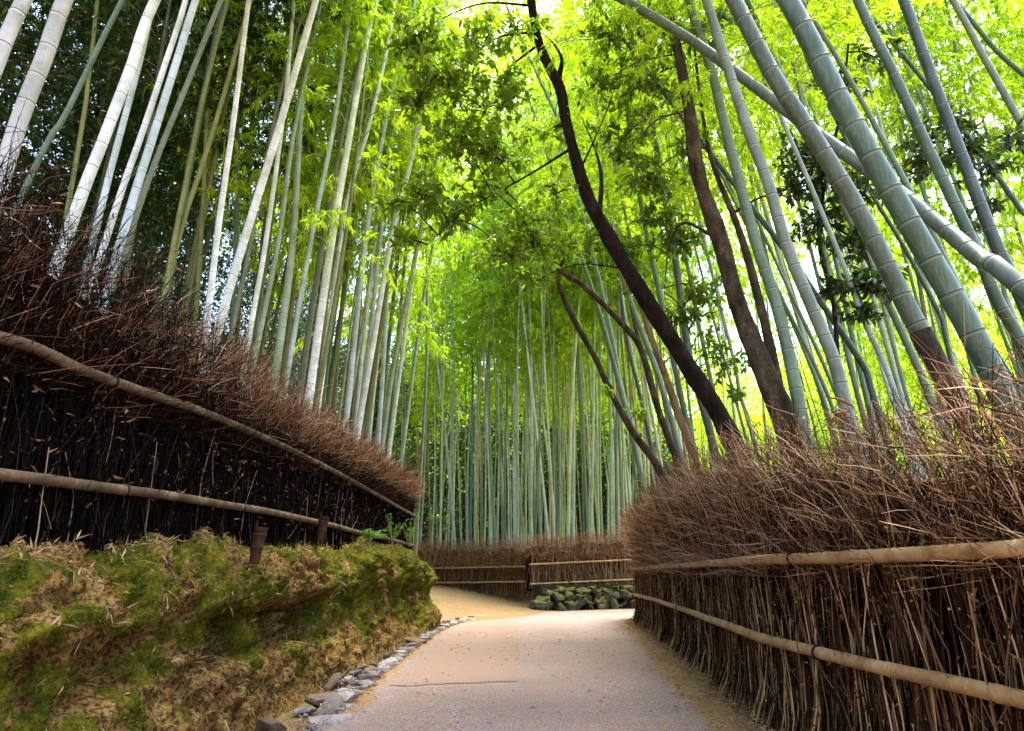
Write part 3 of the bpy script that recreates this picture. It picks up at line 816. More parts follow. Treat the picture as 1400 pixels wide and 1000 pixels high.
# ------------------------------------------------------------------ mossy stone wall at the bend
def stone_wall():
    root = empty('stone_wall', (FAR_B0[0], FAR_B0[1], 0)); tag(root, 'low dry wall of mossy boulders under the far fence', 'stone wall')
    A = P(742, 836, 19.6); B = P(905, 829, 21.4)
    d = (B - A); d[2] = 0; Lg = np.linalg.norm(d); d /= Lg; nb = np.array([-d[1], d[0], 0])
    k = 0
    x = -.25
    rows = [(0.10, .44, .34), (.33, .38, .30), (.50, .26, .20)]
    for ri, (zc, w, h) in enumerate(rows):
        x = -.25 + .2 * ri
        while x < Lg + .2:
            ww = w * random.uniform(.65, 1.35); hh = h * random.uniform(.8, 1.25)
            o = link('boulder', stone_mesh((ww, .5, hh), 200 + k, M['wall_stone'], .3), root); k += 1
            c = A + d * (x + ww / 2) + nb * (.22 + .05 * ri + random.uniform(-.04, .04))
            o.location = (c[0] - root.location.x, c[1] - root.location.y, zc + random.uniform(-.06, .06))
            o.rotation_euler = (random.uniform(-.2, .2), random.uniform(-.5, .5), math.atan2(d[1], d[0]) + random.uniform(-.15, .15))
            x += ww * .86
    mb = MB()
    p0 = A + nb * .42 + d * .15; p1 = A + nb * .36 + d * (Lg + .4); q0 = p0 + nb * .4; q1 = p1 + nb * .4
    off = np.array([root.location.x, root.location.y, 0])
    v = np.array([[*p[:2], z] for z in (-.1, .66) for p in (p0, p1, q1, q0)]) - off
    mb.add(v, np.array([(0, 1, 5, 4), (1, 2, 6, 5), (2, 3, 7, 6), (3, 0, 4, 7), (4, 5, 6, 7)]), 0)
    mb.build('earth_fill', [flat_mat('wall_earth', (.03, .022, .014), 1, 12, .5)], root)
stone_wall()

# ------------------------------------------------------------------ bamboo
def culm_mesh(path, r0, r1, sides, node0=.15, node1=.30, base_brown=0):
    a = arclen(path); Lg = a[-1]
    s, rad, mat = [0.0], [r0], []
    x = .06; k = 0
    while x < Lg - .08:
        t = x / Lg
        r = r0 + (r1 - r0) * t
        sp = (node0 + (node1 - node0) * min(1, t * 1.6)) * random.uniform(.88, 1.12)
        g = max(.0035, r * .07)
        for o_, f, m in ((-.004 - g * 3.2, .998, 0), (-g * 2.6, 1.0, 2), (-g * .6, 1.005, 2), (-g * .35, 1.05, 1), (g * .25, 1.035, 1), (g * .5, 1.0, 1), (g * .9, 1.045, 0), (g * 1.7, 1.0, 0), (g * 2.6, .985, 0), (.06, .998, 0)):
            s.append(x + o_); rad.append(r * f); mat.append(m)
        x += max(sp, .14)
    s.append(Lg); rad.append(r1); mat.append(0)
    s = np.maximum.accumulate(np.array(s)); 
    mb = MB(); tube(mb, at_len(path, s), np.array(rad), sides, np.array(mat, np.int32))
    return mb.mesh('culm', [M['culm'], M['node_dark'], M['bloom']])

def foliage_mesh(length, nleaf, spread, seed, leafL=.135, leafmat='bamboo_leaf'):
    """plume of one bamboo round the z axis, 0..length: branches at each node, twigs, drooping blades"""
    r = np.random.default_rng(seed)
    nb = int(length / .26)
    z = np.repeat(np.linspace(.1, length * .97, nb), 2) + r.normal(0, .03, nb * 2)
    B = len(z)
    az = r.uniform(0, 2 * np.pi, B); el = r.uniform(.25, .75, B)
    t = z / length
    L = spread * (1.05 - .75 * t ** 1.5) * r.uniform(.65, 1.15, B) * (.55 + .45 * smooth(0, .15, t))
    d = np.stack([np.cos(az) * np.cos(el), np.sin(az) * np.cos(el), np.sin(el)], -1)
    s = np.linspace(0, 1, 6)
    st = np.stack([np.zeros(B), np.zeros(B), z], -1)
    bp = st[:, None] + d[:, None] * (L[:, None] * s[None])[..., None]
    bp[..., 2] -= (L[:, None] * .55 * s[None] ** 2.4)
    mb = MB(); twigs(mb, bp, .010 * (1 - .8 * s)[None] * (L / spread)[:, None] ** .5, 3, 1)
    # twigs
    nt_ = 8; T = B * nt_; j = np.repeat(np.arange(B), nt_); f = r.uniform(.25, 1.0, T)
    fi = np.clip((f * 5).astype(int), 0, 4); ff = (f * 5 - fi)[:, None]
    ts = bp[j, fi] * (1 - ff) + bp[j, fi + 1] * ff
    td = unit(bp[j, fi + 1] - bp[j, fi])
    rd = np.stack([r.normal(0, 1, T), r.normal(0, 1, T), r.normal(-.15, .45, T)], -1)
    td = unit(td * .7 + unit(rd) * .85)
    TL = r.uniform(.18, .5, T) * (1.1 - .5 * f)
    te = ts + td * TL[:, None]; te[:, 2] -= TL * .22
    tm = (ts + te) / 2; tm[:, 2] += TL * .06
    twigs(mb, np.stack([ts, tm, te], 1), np.array([.0035, .0025, .0012])[None] * np.ones((T, 1)), 3, 1)
    nl = max(4, nleaf // T); K = T * nl; j = np.repeat(np.arange(T), nl)
    f = r.uniform(.35, 1.05, K)[:, None] ** .7
    lp = ts[j] * (1 - f) + te[j] * f
    ld = unit(unit(te[j] - ts[j]) * .75 + np.stack([r.normal(0, .6, K), r.normal(0, .6, K), r.normal(-.35, .35, K)], -1))
    ln = np.stack([r.normal(0, .45, K), r.normal(0, .45, K), np.ones(K)], -1)
    leaves(mb, lp, ld, ln, r.uniform(.6, 1.15, K) * leafL, r.uniform(.11, .16, K) * leafL, 0, droop=.22, fold=.12)
    return mb.mesh('foliage', [M[leafmat], M['branchlet']])

PL = 7.0
PLUMES = [foliage_mesh(PL, 8200, 1.9, 300 + i) for i in range(5)]
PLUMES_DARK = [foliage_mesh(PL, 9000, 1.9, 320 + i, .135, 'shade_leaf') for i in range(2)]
PLUMES_THIN = [foliage_mesh(PL, 5000, 1.7, 340 + i) for i in range(2)]

COLS = {
    'white': (.74, .79, .84), 'blue': (.50, .60, .66), 'pale': (.32, .41, .31), 'green': (.13, .21, .15), 'deep': (.08, .16, .11),  # white and blue hold waxy bloom plus the sky it reflects
    'slate': (.11, .15, .15), 'grey': (.24, .26, .23), 'pinkish': (.44, .44, .43), 'olive': (.22, .24, .07), 'tan': (.40, .27, .12), 'dark': (.06, .09, .03), 'mossy': (.16, .19, .13)}

def align(p0, p1, length, roll):
    z = Vector(p1 - p0); sc = z.length / length
    q = z.to_track_quat('Z', 'X')
    return Matrix.Translation(Vector(p0)) @ q.to_matrix().to_4x4() @ Matrix.Rotation(roll, 4, 'Z') @ Matrix.Diagonal((1, 1, sc, 1))

def tracked(label, pts, Y, w, col, group, dz=None, ext=7.5, thin=False, plume=True, dark=False, root_y=None, fall=0.0, sides=16):
    """a bamboo whose visible culm follows the listed photo points; Y is its distance, or (near, far)"""
    Ys = np.linspace(Y[0], Y[1], len(pts)) if isinstance(Y, tuple) else np.full(len(pts), float(Y))
    q = np.array([P(x, y, yy) for (x, y), yy in zip(pts, Ys)])
    d0 = unit(q[0] - q[1])
    gz = Hs(q[0][0], q[0][1])
    if root_y is None:
        k = max(.05, (q[0][2] - gz + .1) / max(.25, -d0[2]))
        k = min(k, 2.6)
        base = q[0] + d0 * k * np.array([.8, .8, 1])
    else:
        base = np.array(root_y, float)
    base[2] = min(base[2], Hs(base[0], base[1]) - .05)
    d1 = unit(q[-1] - q[-2])
    e = [q[-1]]
    for i in range(4):
        d1 = unit(d1 + np.array([rng.normal(0, .03) + d1[0] * .03, rng.normal(0, .03), -.03 - fall])); e.append(e[-1] + d1 * ext / 4)
    path = catmull(np.vstack([base, q, np.array(e[1:])]), 10)
    dep = [depth(v) for v in q]
    r0 = .80 * w[0] * dep[0] / F / 2; r1 = .80 * w[1] * dep[-1] / F / 2
    a = arclen(path); am = np.linalg.norm(q[-1] - base)
    slope = (r1 - r0) / max(am, .5)
    rend = max(.008, r1 + min(slope, -.002) * ext)
    root = empty('bamboo', base)
    tag(root, label, 'bamboo', group)
    me = culm_mesh(path - base, r0 * 1.04, max(.006, r0 * 1.04 + (rend - r0) ), sides)
    c = link('culm', me, root); c.color = (*(np.array(COLS[col]) * (np.array([.36, .46, .39]) if group == GR else 1.06)), 1)  # right group's colour darkened for culms seen backlit
    if plume:
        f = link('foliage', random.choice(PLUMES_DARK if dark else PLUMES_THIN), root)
        s = path[-1] - base; t0 = e[1] if ext > 4 else e[0]
        f.matrix_local = align(t0 - base, s, PL, random.uniform(0, 6.28))
    return root

GL, GR = 'bamboos rising behind the left fence', 'bamboos rising behind the right fence'
TR = tracked
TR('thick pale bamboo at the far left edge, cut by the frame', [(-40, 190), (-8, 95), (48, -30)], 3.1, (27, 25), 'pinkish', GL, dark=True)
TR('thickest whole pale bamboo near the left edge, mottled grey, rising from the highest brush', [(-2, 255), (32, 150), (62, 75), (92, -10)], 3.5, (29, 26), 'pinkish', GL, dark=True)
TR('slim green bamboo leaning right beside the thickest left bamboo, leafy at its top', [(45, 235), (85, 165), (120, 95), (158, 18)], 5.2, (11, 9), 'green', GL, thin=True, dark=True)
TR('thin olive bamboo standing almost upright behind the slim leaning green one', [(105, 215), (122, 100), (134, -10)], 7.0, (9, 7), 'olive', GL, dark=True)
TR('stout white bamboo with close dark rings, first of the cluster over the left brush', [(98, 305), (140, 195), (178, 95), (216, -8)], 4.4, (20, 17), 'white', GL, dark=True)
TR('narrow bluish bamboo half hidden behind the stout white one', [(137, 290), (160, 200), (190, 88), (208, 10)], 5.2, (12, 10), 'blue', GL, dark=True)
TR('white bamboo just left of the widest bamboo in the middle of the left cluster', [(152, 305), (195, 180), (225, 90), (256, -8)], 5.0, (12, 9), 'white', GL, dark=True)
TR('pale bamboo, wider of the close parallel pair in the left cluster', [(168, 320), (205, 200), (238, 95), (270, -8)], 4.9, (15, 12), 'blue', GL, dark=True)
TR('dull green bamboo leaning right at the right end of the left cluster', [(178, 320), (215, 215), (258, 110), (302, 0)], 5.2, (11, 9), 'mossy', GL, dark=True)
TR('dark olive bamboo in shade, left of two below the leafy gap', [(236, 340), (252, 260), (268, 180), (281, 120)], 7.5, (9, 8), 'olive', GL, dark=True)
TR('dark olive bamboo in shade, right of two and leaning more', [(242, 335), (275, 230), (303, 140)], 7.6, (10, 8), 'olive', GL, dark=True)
TR('bright white bamboo left of the two tall bright ones in the left grove', [(283, 440), (300, 300), (320, 160), (341, -8)], 7.0, (12, 8), 'white', GL)
TR('long white leaning bamboo that crosses the left grove up to the frame top', [(298, 452), (335, 325), (380, 180), (435, -10)], 7.0, (15, 11), 'white', GL)
TR('grey green bamboo tucked right behind the foot of the long white leaning one', [(318, 450), (335, 370), (358, 250)], 8.4, (9, 7), 'mossy', GL)
TR('thin white bamboo right of the long leaning one, ending among leaves', [(337, 480), (363, 333), (389, 145), (397, 60)], 8.3, (10, 7), 'white', GL)
TR('pale green bamboo second to the right of the long leaning one', [(347, 498), (380, 333), (402, 180)], 8.6, (10, 8), 'pale', GL)
TR('broad pale green bamboo beside two narrow ones in the left grove', [(377, 510), (400, 333), (410, 170)], 8.8, (15, 10), 'pale', GL)
TR('greyish bamboo leaning right under the bright leaf spray', [(394, 505), (425, 330), (455, 180)], 9.0, (10, 8), 'blue', GL)
TR('brilliant white bamboo, stoutest of the middle left grove', [(424, 535), (453, 333), (472, 220), (500, 60), (512, 10)], 9.0, (15, 9), 'white', GL)
TR('white bamboo running parallel right of the stoutest white one', [(441, 510), (474, 283), (505, 170), (530, 60)], 9.6, (10, 7), 'white', GL)
TR('grey white bamboo whose top fades into the yellow leaves left of the broadleaf tree', [(472, 588), (499, 333), (518, 215)], 10.6, (11, 8), 'blue', GL)
TR('cream white bamboo leaning right near the low end of the left brush', [(488, 598), (510, 470), (533, 338)], 11.0, (12, 9), 'white', GL)
TR('pale bamboo crossing behind the cream white leaning one', [(490, 590), (508, 440), (519, 333), (537, 180)], 11.6, (9, 7), 'blue', GL)
TR('light blue bamboo with clear rings near the low end of the left brush', [(516, 618), (524, 500), (531, 372)], 12.5, (9, 7), 'blue', GL)
TR('slim pale bamboo beside the light blue ringed one', [(524, 600), (538, 500), (549, 445)], 13.0, (9, 7), 'pale', GL)
TR('grey bamboo leaning right above the last brush of the left fence', [(531, 628), (548, 500), (566, 370)], 13.4, (8, 6), 'white', GL)
TR('greenish bamboo leaning right, last one clear of the left fence end', [(545, 660), (563, 520), (580, 400)], 15.0, (8, 6), 'pale', GL)
TR('pale upright bamboo seen just past the end of the left fence', [(569, 745), (583, 500), (583, 330)], 18, (6, 5), 'mossy', GL)

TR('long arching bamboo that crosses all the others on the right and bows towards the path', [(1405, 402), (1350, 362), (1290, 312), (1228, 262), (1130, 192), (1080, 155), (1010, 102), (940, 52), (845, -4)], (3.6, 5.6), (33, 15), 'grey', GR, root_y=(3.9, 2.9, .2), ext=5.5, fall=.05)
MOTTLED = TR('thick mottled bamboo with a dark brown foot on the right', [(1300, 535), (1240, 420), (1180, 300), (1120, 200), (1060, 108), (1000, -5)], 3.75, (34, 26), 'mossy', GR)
def dark_foot(root):
    pts = [(1322, 580), (1300, 535), (1284, 504), (1268, 473), (1258, 453)]
    q = catmull(np.array([P(x, y, 3.75) for x, y in pts]), 12)
    r = .8 * 34 * np.array([depth(v) for v in q]) / F / 2
    wob = np.array([1 + .05 * mnoise.noise((v[2] * 14, 2, 1)) for v in q])
    mb = MB(); tube(mb, q - np.array(root.location), r * wob * np.linspace(1.12, 1.055, len(q)), 18, 0)
    mb.build('sheath', [M['bark_brown']], root)
dark_foot(MOTTLED)
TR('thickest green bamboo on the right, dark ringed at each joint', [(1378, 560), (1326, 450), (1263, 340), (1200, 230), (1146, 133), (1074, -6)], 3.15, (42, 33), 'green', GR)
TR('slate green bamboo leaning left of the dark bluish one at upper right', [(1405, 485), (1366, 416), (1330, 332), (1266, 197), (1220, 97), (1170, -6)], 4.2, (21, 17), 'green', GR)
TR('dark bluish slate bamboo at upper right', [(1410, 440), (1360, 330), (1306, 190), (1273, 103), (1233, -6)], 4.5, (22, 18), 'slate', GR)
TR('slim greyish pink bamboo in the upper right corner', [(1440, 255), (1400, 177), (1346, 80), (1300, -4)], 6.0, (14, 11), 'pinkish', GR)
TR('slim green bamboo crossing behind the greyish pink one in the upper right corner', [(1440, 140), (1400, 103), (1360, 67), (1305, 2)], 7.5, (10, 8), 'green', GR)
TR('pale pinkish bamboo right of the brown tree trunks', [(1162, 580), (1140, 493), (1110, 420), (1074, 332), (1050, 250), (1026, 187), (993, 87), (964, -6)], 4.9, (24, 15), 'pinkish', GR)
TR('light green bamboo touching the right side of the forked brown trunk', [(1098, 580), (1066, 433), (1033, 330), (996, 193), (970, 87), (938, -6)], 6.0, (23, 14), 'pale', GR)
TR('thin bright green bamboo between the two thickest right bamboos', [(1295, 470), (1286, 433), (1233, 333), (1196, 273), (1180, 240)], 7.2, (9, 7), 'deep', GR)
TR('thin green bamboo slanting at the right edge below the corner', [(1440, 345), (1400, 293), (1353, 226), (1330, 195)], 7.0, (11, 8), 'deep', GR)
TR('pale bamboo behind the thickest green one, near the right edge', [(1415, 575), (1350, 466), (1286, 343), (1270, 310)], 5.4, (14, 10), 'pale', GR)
TR('dark green fallen looking bamboo slanting low behind the brush', [(1195, 545), (1180, 500), (1113, 400), (1075, 345)], 6.6, (13, 9), 'deep', GR)
TR('thin white bamboo below the hanging dark leaves', [(1236, 580), (1210, 500), (1180, 436), (1140, 330)], 5.8, (11, 8), 'white', GR)
TR('pale green bamboo beside the dark brown foot of the mottled one', [(1272, 545), (1240, 470), (1212, 410), (1190, 360)], 6.0, (14, 11), 'pale', GR)
TR('pale bamboo leaning left from the far end of the right brush', [(879, 662), (850, 540), (820, 430), (800, 368)], 14.5, (10, 7), 'pale', GR)
TR('brighter bamboo close beside and right of the far leaning pale one', [(868, 600), (850, 533), (834, 450), (815, 366)], 14.8, (9, 7), 'blue', GR)
TR('pale blue bamboo leaning left along the slender brown tree', [(935, 640), (905, 530), (880, 460), (853, 388)], 11.5, (11, 8), 'blue', GR)
TR('slim grey green bamboo between the two leaning far trunks', [(898, 650), (875, 540), (858, 470), (848, 400)], 13.0, (8, 6), 'mossy', GR)
TR('cream bamboo rising behind the dark leaning trunk', [(950, 620), (935, 560), (918, 480), (910, 440)], 10, (11, 9), 'pale', GR)
TR('green bamboo left of the dark trunk foot', [(975, 610), (962, 560), (945, 500), (938, 460)], 9.5, (15, 12), 'mossy', GR)
TR('thin white bamboo in the bright gap right of the dark trunk', [(1030, 600), (1012, 540), (1005, 500), (985, 420)], 10, (8, 6), 'white', GR)
TR('white bamboo seen through the fork of the brown trunks', [(1055, 540), (1035, 470), (1010, 400), (985, 330)], 9.0, (8, 6), 'white', GR)
for i, (b, t, Yc) in enumerate([((1150, 590), (1075, 420), 8.5), ((1165, 600), (1085, 410), 9.5), ((1140, 590), (1062, 395), 10.5)]):
    TR(['bright slender bamboo, lowest of three slanting close together past the pale pinkish one', 'bright slender bamboo, middle of three slanting together past the pale pinkish one', 'bright slender bamboo, uppermost of three slanting together past the pale pinkish one'][i],
       [b, ((b[0] + t[0]) / 2 + 4, (b[1] + t[1]) / 2), t], Yc, (8, 6), 'pale', GR)

# the rest of the grove: shared meshes
def bg_culm(seed, rad):
    r = np.random.default_rng(seed)
    Lg = 15.5; z = np.linspace(0, Lg, 9); b = r.normal(0, .25, 2)
    p = np.stack([b[0] * (z / Lg) ** 2 * 2 + .05 * np.sin(z * .5 + seed), b[1] * (z / Lg) ** 2 * 2, z], -1)
    random.seed(seed)
    return culm_mesh(catmull(p, 4), rad, .012, 9, .22, .36), p
BGC = [bg_culm(500 + i, rr) for i, rr in enumerate((.050, .044, .040, .047, .036, .053))]
NBG = [0]
def bg_bamboo(x, y, lean, col, label, group, sc=1.0, lo=7.0, hi=9.5, thin=False, plumes=None):
    me, p = random.choice(BGC)
    z = Hs(x, y) - .05
    root = empty('bamboo', (x, y, z)); tag(root, label, 'bamboo', group)
    root.rotation_euler = (lean[1], lean[0], 0); root.scale = (sc,) * 3
    c = link('culm', me, root); c.rotation_euler = (0, 0, 0); c.color = (*(np.array(COLS[col] if isinstance(col, str) else col) * rng.uniform(.75, 1.2)), 1)
    f = link('foliage', random.choice(plumes or (PLUMES_THIN if thin else PLUMES)), root)
    st = rng.uniform(lo, hi)
    pm = np.array([np.interp(st, p[:, 2], p[:, k]) for k in range(3)])
    f.matrix_local = align(pm, p[-1] + np.array([0, 0, .6]), PL, random.uniform(0, 6.28))
    NBG[0] += 1

def clear(x, y, m=.5):
    X, Y = np.array([x]), np.array([y])
    if sdist(FAR, X, Y)[0] > m: return True
    if y < 15.3: return sdist(RIGHT, X, Y)[0] < -m or sdist(LEFT, X, Y)[0] > m and sdist(BANK, X, Y)[0] > 1.3
    if x > 0: return sdist(RIGHT, X, Y)[0] < -m and x > 2.5 and y < 16.2
    return sdist(BANK, X, Y)[0] > 1.5

placed = []
def scatter(n, pxr, yr, mind, cols, label, group, leanx=(0, .03), scl=(.85, 1.15), avoid=None, **kw):
    k = 0; tries = 0
    while k < n and tries < n * 60:
        tries += 1
        Y = rng.uniform(*yr); px = rng.uniform(*pxr); x = (px - 700) / F / 1.0 * Y * .99
        if not clear(x, Y) or (avoid and avoid[0] < px < avoid[1]): continue
        if any((x - a) ** 2 + (Y - b) ** 2 < mind ** 2 for a, b in placed): continue
        placed.append((x, Y)); k += 1
        col = cols[int(rng.integers(0, len(cols)))]
        bg_bamboo(x, Y, (rng.normal(*leanx) + (rng.normal(0, .04) if rng.random() < .2 else 0), rng.normal(0, .03)), col, label, group, rng.uniform(*scl), **kw)
FARC = [(.14, .22, .12), (.22, .27, .11), (.18, .28, .21), (.52, .64, .50), (.48, .60, .48), (.56, .70, .70), (.38, .50, .35), (.30, .43, .28), (.60, .62, .42), (.62, .42, .18), (.56, .68, .58), (.48, .53, .26), (.62, .72, .73), (.42, .57, .45)]
scatter(112, (545, 905), (22.5, 37), .36, FARC, 'slender bamboo in the dense grove behind the far brushwood fence', 'bamboos behind the far fence')
scatter(22, (-60, 270), (8, 24), .6, ['olive', 'mossy', 'deep', 'dark', 'deep', 'olive', 'dark'], 'shaded dark bamboo deep in the left grove under dull leaves', 'shaded bamboos deep in the left grove', leanx=(.05, .04), lo=5.0, hi=7.5, plumes=PLUMES_DARK)
scatter(26, (300, 560), (9, 26), .6, ['olive', 'mossy', 'green', 'mossy', 'pale', 'deep', 'olive'], 'slender bamboo deep in the left grove under bright yellow green leaves', 'bamboos deep in the left grove', leanx=(.05, .04), lo=4.6, hi=7.0, plumes=PLUMES_THIN)
scatter(26, (470, 900), (22.2, 28), .5, FARC, 'slender bamboo in the dense grove behind the far brushwood fence', 'bamboos behind the far fence', scl=(1.3, 1.5))
scatter(46, (900, 1500), (9, 28), .8, ['green', 'pale', 'deep', 'mossy', 'blue'], 'slender bamboo deep in the bright right grove', 'bamboos deep in the right grove', leanx=(-.10, .05), avoid=(965, 1150))

scatter(16, (1200, 1800), (8.5, 17), .9, ['green', 'pale', 'deep', 'mossy'], 'slender bamboo deep in the bright right grove', 'bamboos deep in the right grove', leanx=(-.08, .05), lo=4.8, hi=7)

scatter(12, (905, 1080), (22.5, 29), .6, FARC, 'slender bamboo added behind the far fence to shade the bend, past the leaning trunks', 'bamboos added behind the far fence past the trunks', scl=(1.1, 1.35))  # extra bamboos added to cut the sun on the path's far end
scatter(24, (425, 585), (12, 22), .36, ['pale', 'white', 'blue', 'mossy', 'pale'], 'slender pale bamboo in the crowded stand above the end of the left fence', 'bamboos crowding the end of the left fence', leanx=(.03, .03), lo=7.5, hi=9.5)

scatter(14, (1150, 1700), (17, 30), .9, ['green', 'pale', 'deep', 'mossy'], 'slender bamboo deep in the bright right grove', 'bamboos deep in the right grove', leanx=(-.06, .05), lo=3.6, hi=6.5)
for k in range(9):  # added stems whose foliage keeps sun off the bend
    bx, by, lx, ly = ((.6 + k * .95, 23.0 + (k % 3) * .7, rng.normal(0, .03), .13) if k < 6 else (5.0 + (k - 6) * .9, 14.2 + (k % 2) * 1.2, -.16, .02))
    bg_bamboo(bx, by, (lx, ly), 'mossy', 'bamboo added beside the bend, bowing over the path to shade it', 'bamboos added to shade the bend', 1.15, 8.0, 9.5)

# far grove as one mass
def far_mass():
    mb = MB()
    n = 520
    Y = rng.uniform(38, 75, n); px = rng.uniform(-150, 1600, n)
    X = (px - 700) / F * Y
    Z = H(X, Y)
    K = n
    hts = rng.uniform(12, 17, K)
    lx = rng.normal(0, .5, K)
    s = np.linspace(0, 1, 5)
    p = np.stack([X[:, None] + lx[:, None] * s[None] ** 2, Y[:, None] + 0 * s[None], Z[:, None] + hts[:, None] * s[None]], -1)
    twigs(mb, p, .055 * (1 - .8 * s)[None] * rng.uniform(.7, 1.2, (K, 1)), 5, 1)
    nl = 700
    j = np.repeat(np.arange(K), nl); t = rng.uniform(.48, 1.03, len(j))
    rad = 1.9 * (1.1 - .75 * ((t - .38) / .65) ** 1.5) * np.sqrt(rng.random(len(j)))
    az = rng.uniform(0, 6.28, len(j))
    pos = np.stack([X[j] + lx[j] * t ** 2 + rad * np.cos(az), Y[j] + rad * np.sin(az), Z[j] + hts[j] * t - .25 * rad + rng.normal(0, .15, len(j))], -1)
    ld = np.stack([np.cos(az), np.sin(az), rng.normal(-.5, .4, len(j))], -1) + rng.normal(0, .5, (len(j), 3))
    leaves(mb, pos, ld, np.stack([rng.normal(0, .5, len(j)), rng.normal(0, .5, len(j)), np.ones(len(j))], -1), rng.uniform(.25, .45, len(j)), rng.uniform(.05, .09, len(j)), 0, droop=.25)
    tag(mb.build('bamboo_forest', [M['bamboo_leaf'], M['branchlet']]), 'distant bamboo forest closing the view behind the grove', 'forest', kind='stuff')
    # dark leaf mass added as deep shade under and behind the grove
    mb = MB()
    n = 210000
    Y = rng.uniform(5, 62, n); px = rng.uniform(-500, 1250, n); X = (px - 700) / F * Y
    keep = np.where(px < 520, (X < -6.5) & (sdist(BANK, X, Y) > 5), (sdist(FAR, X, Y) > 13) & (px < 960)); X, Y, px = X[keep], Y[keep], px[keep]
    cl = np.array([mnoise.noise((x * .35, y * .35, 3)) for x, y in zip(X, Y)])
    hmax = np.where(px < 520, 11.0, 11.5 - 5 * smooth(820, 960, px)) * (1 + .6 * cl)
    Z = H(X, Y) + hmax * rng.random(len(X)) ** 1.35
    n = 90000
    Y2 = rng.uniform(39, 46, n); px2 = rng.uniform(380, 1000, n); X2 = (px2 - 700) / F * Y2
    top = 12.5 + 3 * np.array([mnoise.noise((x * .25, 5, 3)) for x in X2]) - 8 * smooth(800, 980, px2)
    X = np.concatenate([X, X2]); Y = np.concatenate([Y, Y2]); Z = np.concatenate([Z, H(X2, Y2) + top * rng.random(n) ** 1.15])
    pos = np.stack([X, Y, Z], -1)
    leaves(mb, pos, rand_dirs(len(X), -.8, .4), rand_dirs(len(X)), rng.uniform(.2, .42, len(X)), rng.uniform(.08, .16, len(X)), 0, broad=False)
    tag(mb.build('shade_thicket', [M['dark_leaf']]), 'dark leaf mass added to deepen the shade between the bamboos', 'shade_thicket', kind='stuff')
far_mass()

# ------------------------------------------------------------------ broadleaf trees
def tree(name, label, group, trunk, limbs, clumps, bark, leafmat='broad_leaf', leafL=.105, leafW=.040, dens=1.0, cat='tree', ground=True):
    """trunk/limbs: lists of (x, y, Y, width px); clumps: (x, y, Y, radius px, sprays)"""
    def line(pts): return np.array([P(x, y, Y) for x, y, Y, _ in pts]), np.array([w * .74 * depth(P(x, y, Y)) / F / 2 for x, y, Y, w in pts])
    tp, tr = line(trunk)
    if ground:
        d = unit(tp[0] - tp[1]); g = Hs(tp[0][0], tp[0][1])
        b = tp[0] + d * min(3, (tp[0][2] - g + .1) / max(.4, -d[2])) * np.array([.6, .6, 1])
        b[2] = min(b[2], Hs(b[0], b[1]) - .08)
        tp = np.vstack([b, tp]); tr = np.concatenate([[tr[0] * 1.35], tr])
    base = tp[0].copy()
    root = empty(name, base); tag(root, label, cat, group)
    def solid(p, r, nm):
        a = arclen(p); s = np.linspace(0, a[-1], max(24, int(a[-1] / .05)))
        c = catmull(p, 14); ca = arclen(c); q = at_len(c, s / a[-1] * ca[-1]); rr = np.interp(s, a, r)
        wob = np.array([1 + .10 * mnoise.noise((v * 3.1, a[-1], 1)) + .07 * mnoise.noise((v * 9, a[-1], 4)) for v in s])
        mb = MB(); tube(mb, q - base, rr * wob, 14, 0)
        mb.build(nm, [bark], root)
        return q
    skel = [solid(tp, tr, 'trunk')]
    for l in limbs:
        p, r = line(l); skel.append(solid(p, np.maximum(r * np.linspace(1, .3, len(r)), .003), 'limb'))
    sk = np.vstack(skel)
    if clumps:
        mb = MB()
        for (x, y, Y, rp, n) in clumps:
            c = P(x, y, Y); R = rp * depth(c) / F
            # branchlet from nearest wood to clump centre
            near = sk[np.argmin(np.linalg.norm(sk - c, axis=1) + np.maximum(0, sk[:, 2] - c[2]) * .5)]
            mid = near * .45 + c * .55 + np.array([0, 0, .12 * np.linalg.norm(c - near)])
            L = catmull(np.array([near, mid, c]), 8)
            tube(mb, L - base, np.linspace(.010, .004, len(L)), 5, 1)
            n = int(n * dens * 1.5)
            dirs = rand_dirs(n); rad = rng.random(n) ** .45
            ce = c + dirs * (rad * R)[:, None] * np.array([1.15, 1.0, .7]) + rng.normal(0, R * .12, (n, 3))
            st = np.repeat(c[None], n, 0) * .55 + ce * .45 + rng.normal(0, R * .08, (n, 3))
            stm = st * .5 + ce * .5 + np.array([0, 0, .03])
            twigs(mb, np.stack([np.repeat(c[None], n, 0) * .8 + st * .2, st, stm, ce], 1) - base, np.array([.0035, .003, .002, .001])[None] * np.ones((n, 1)), 3, 1)
            nl = 9; K = n * nl; j = np.repeat(np.arange(n), nl)
            ax = unit(ce - st)
            ld = unit(ax[j] * .5 + rand_dirs(K) * 1.0 + np.array([0, 0, -.15]))
            lp = ce[j] - ax[j] * rng.uniform(0, .10, (K, 1))
            ln = np.stack([rng.normal(0, .5, K), rng.normal(0, .5, K), np.ones(K)], -1)
            leaves(mb, lp - base, ld, ln, leafL * rng.uniform(.6, 1.2, K), leafW * rng.uniform(.8, 1.15, K), 0, True, .2, .12)
        mb.build('crown', [M[leafmat], bark], root)
    return root

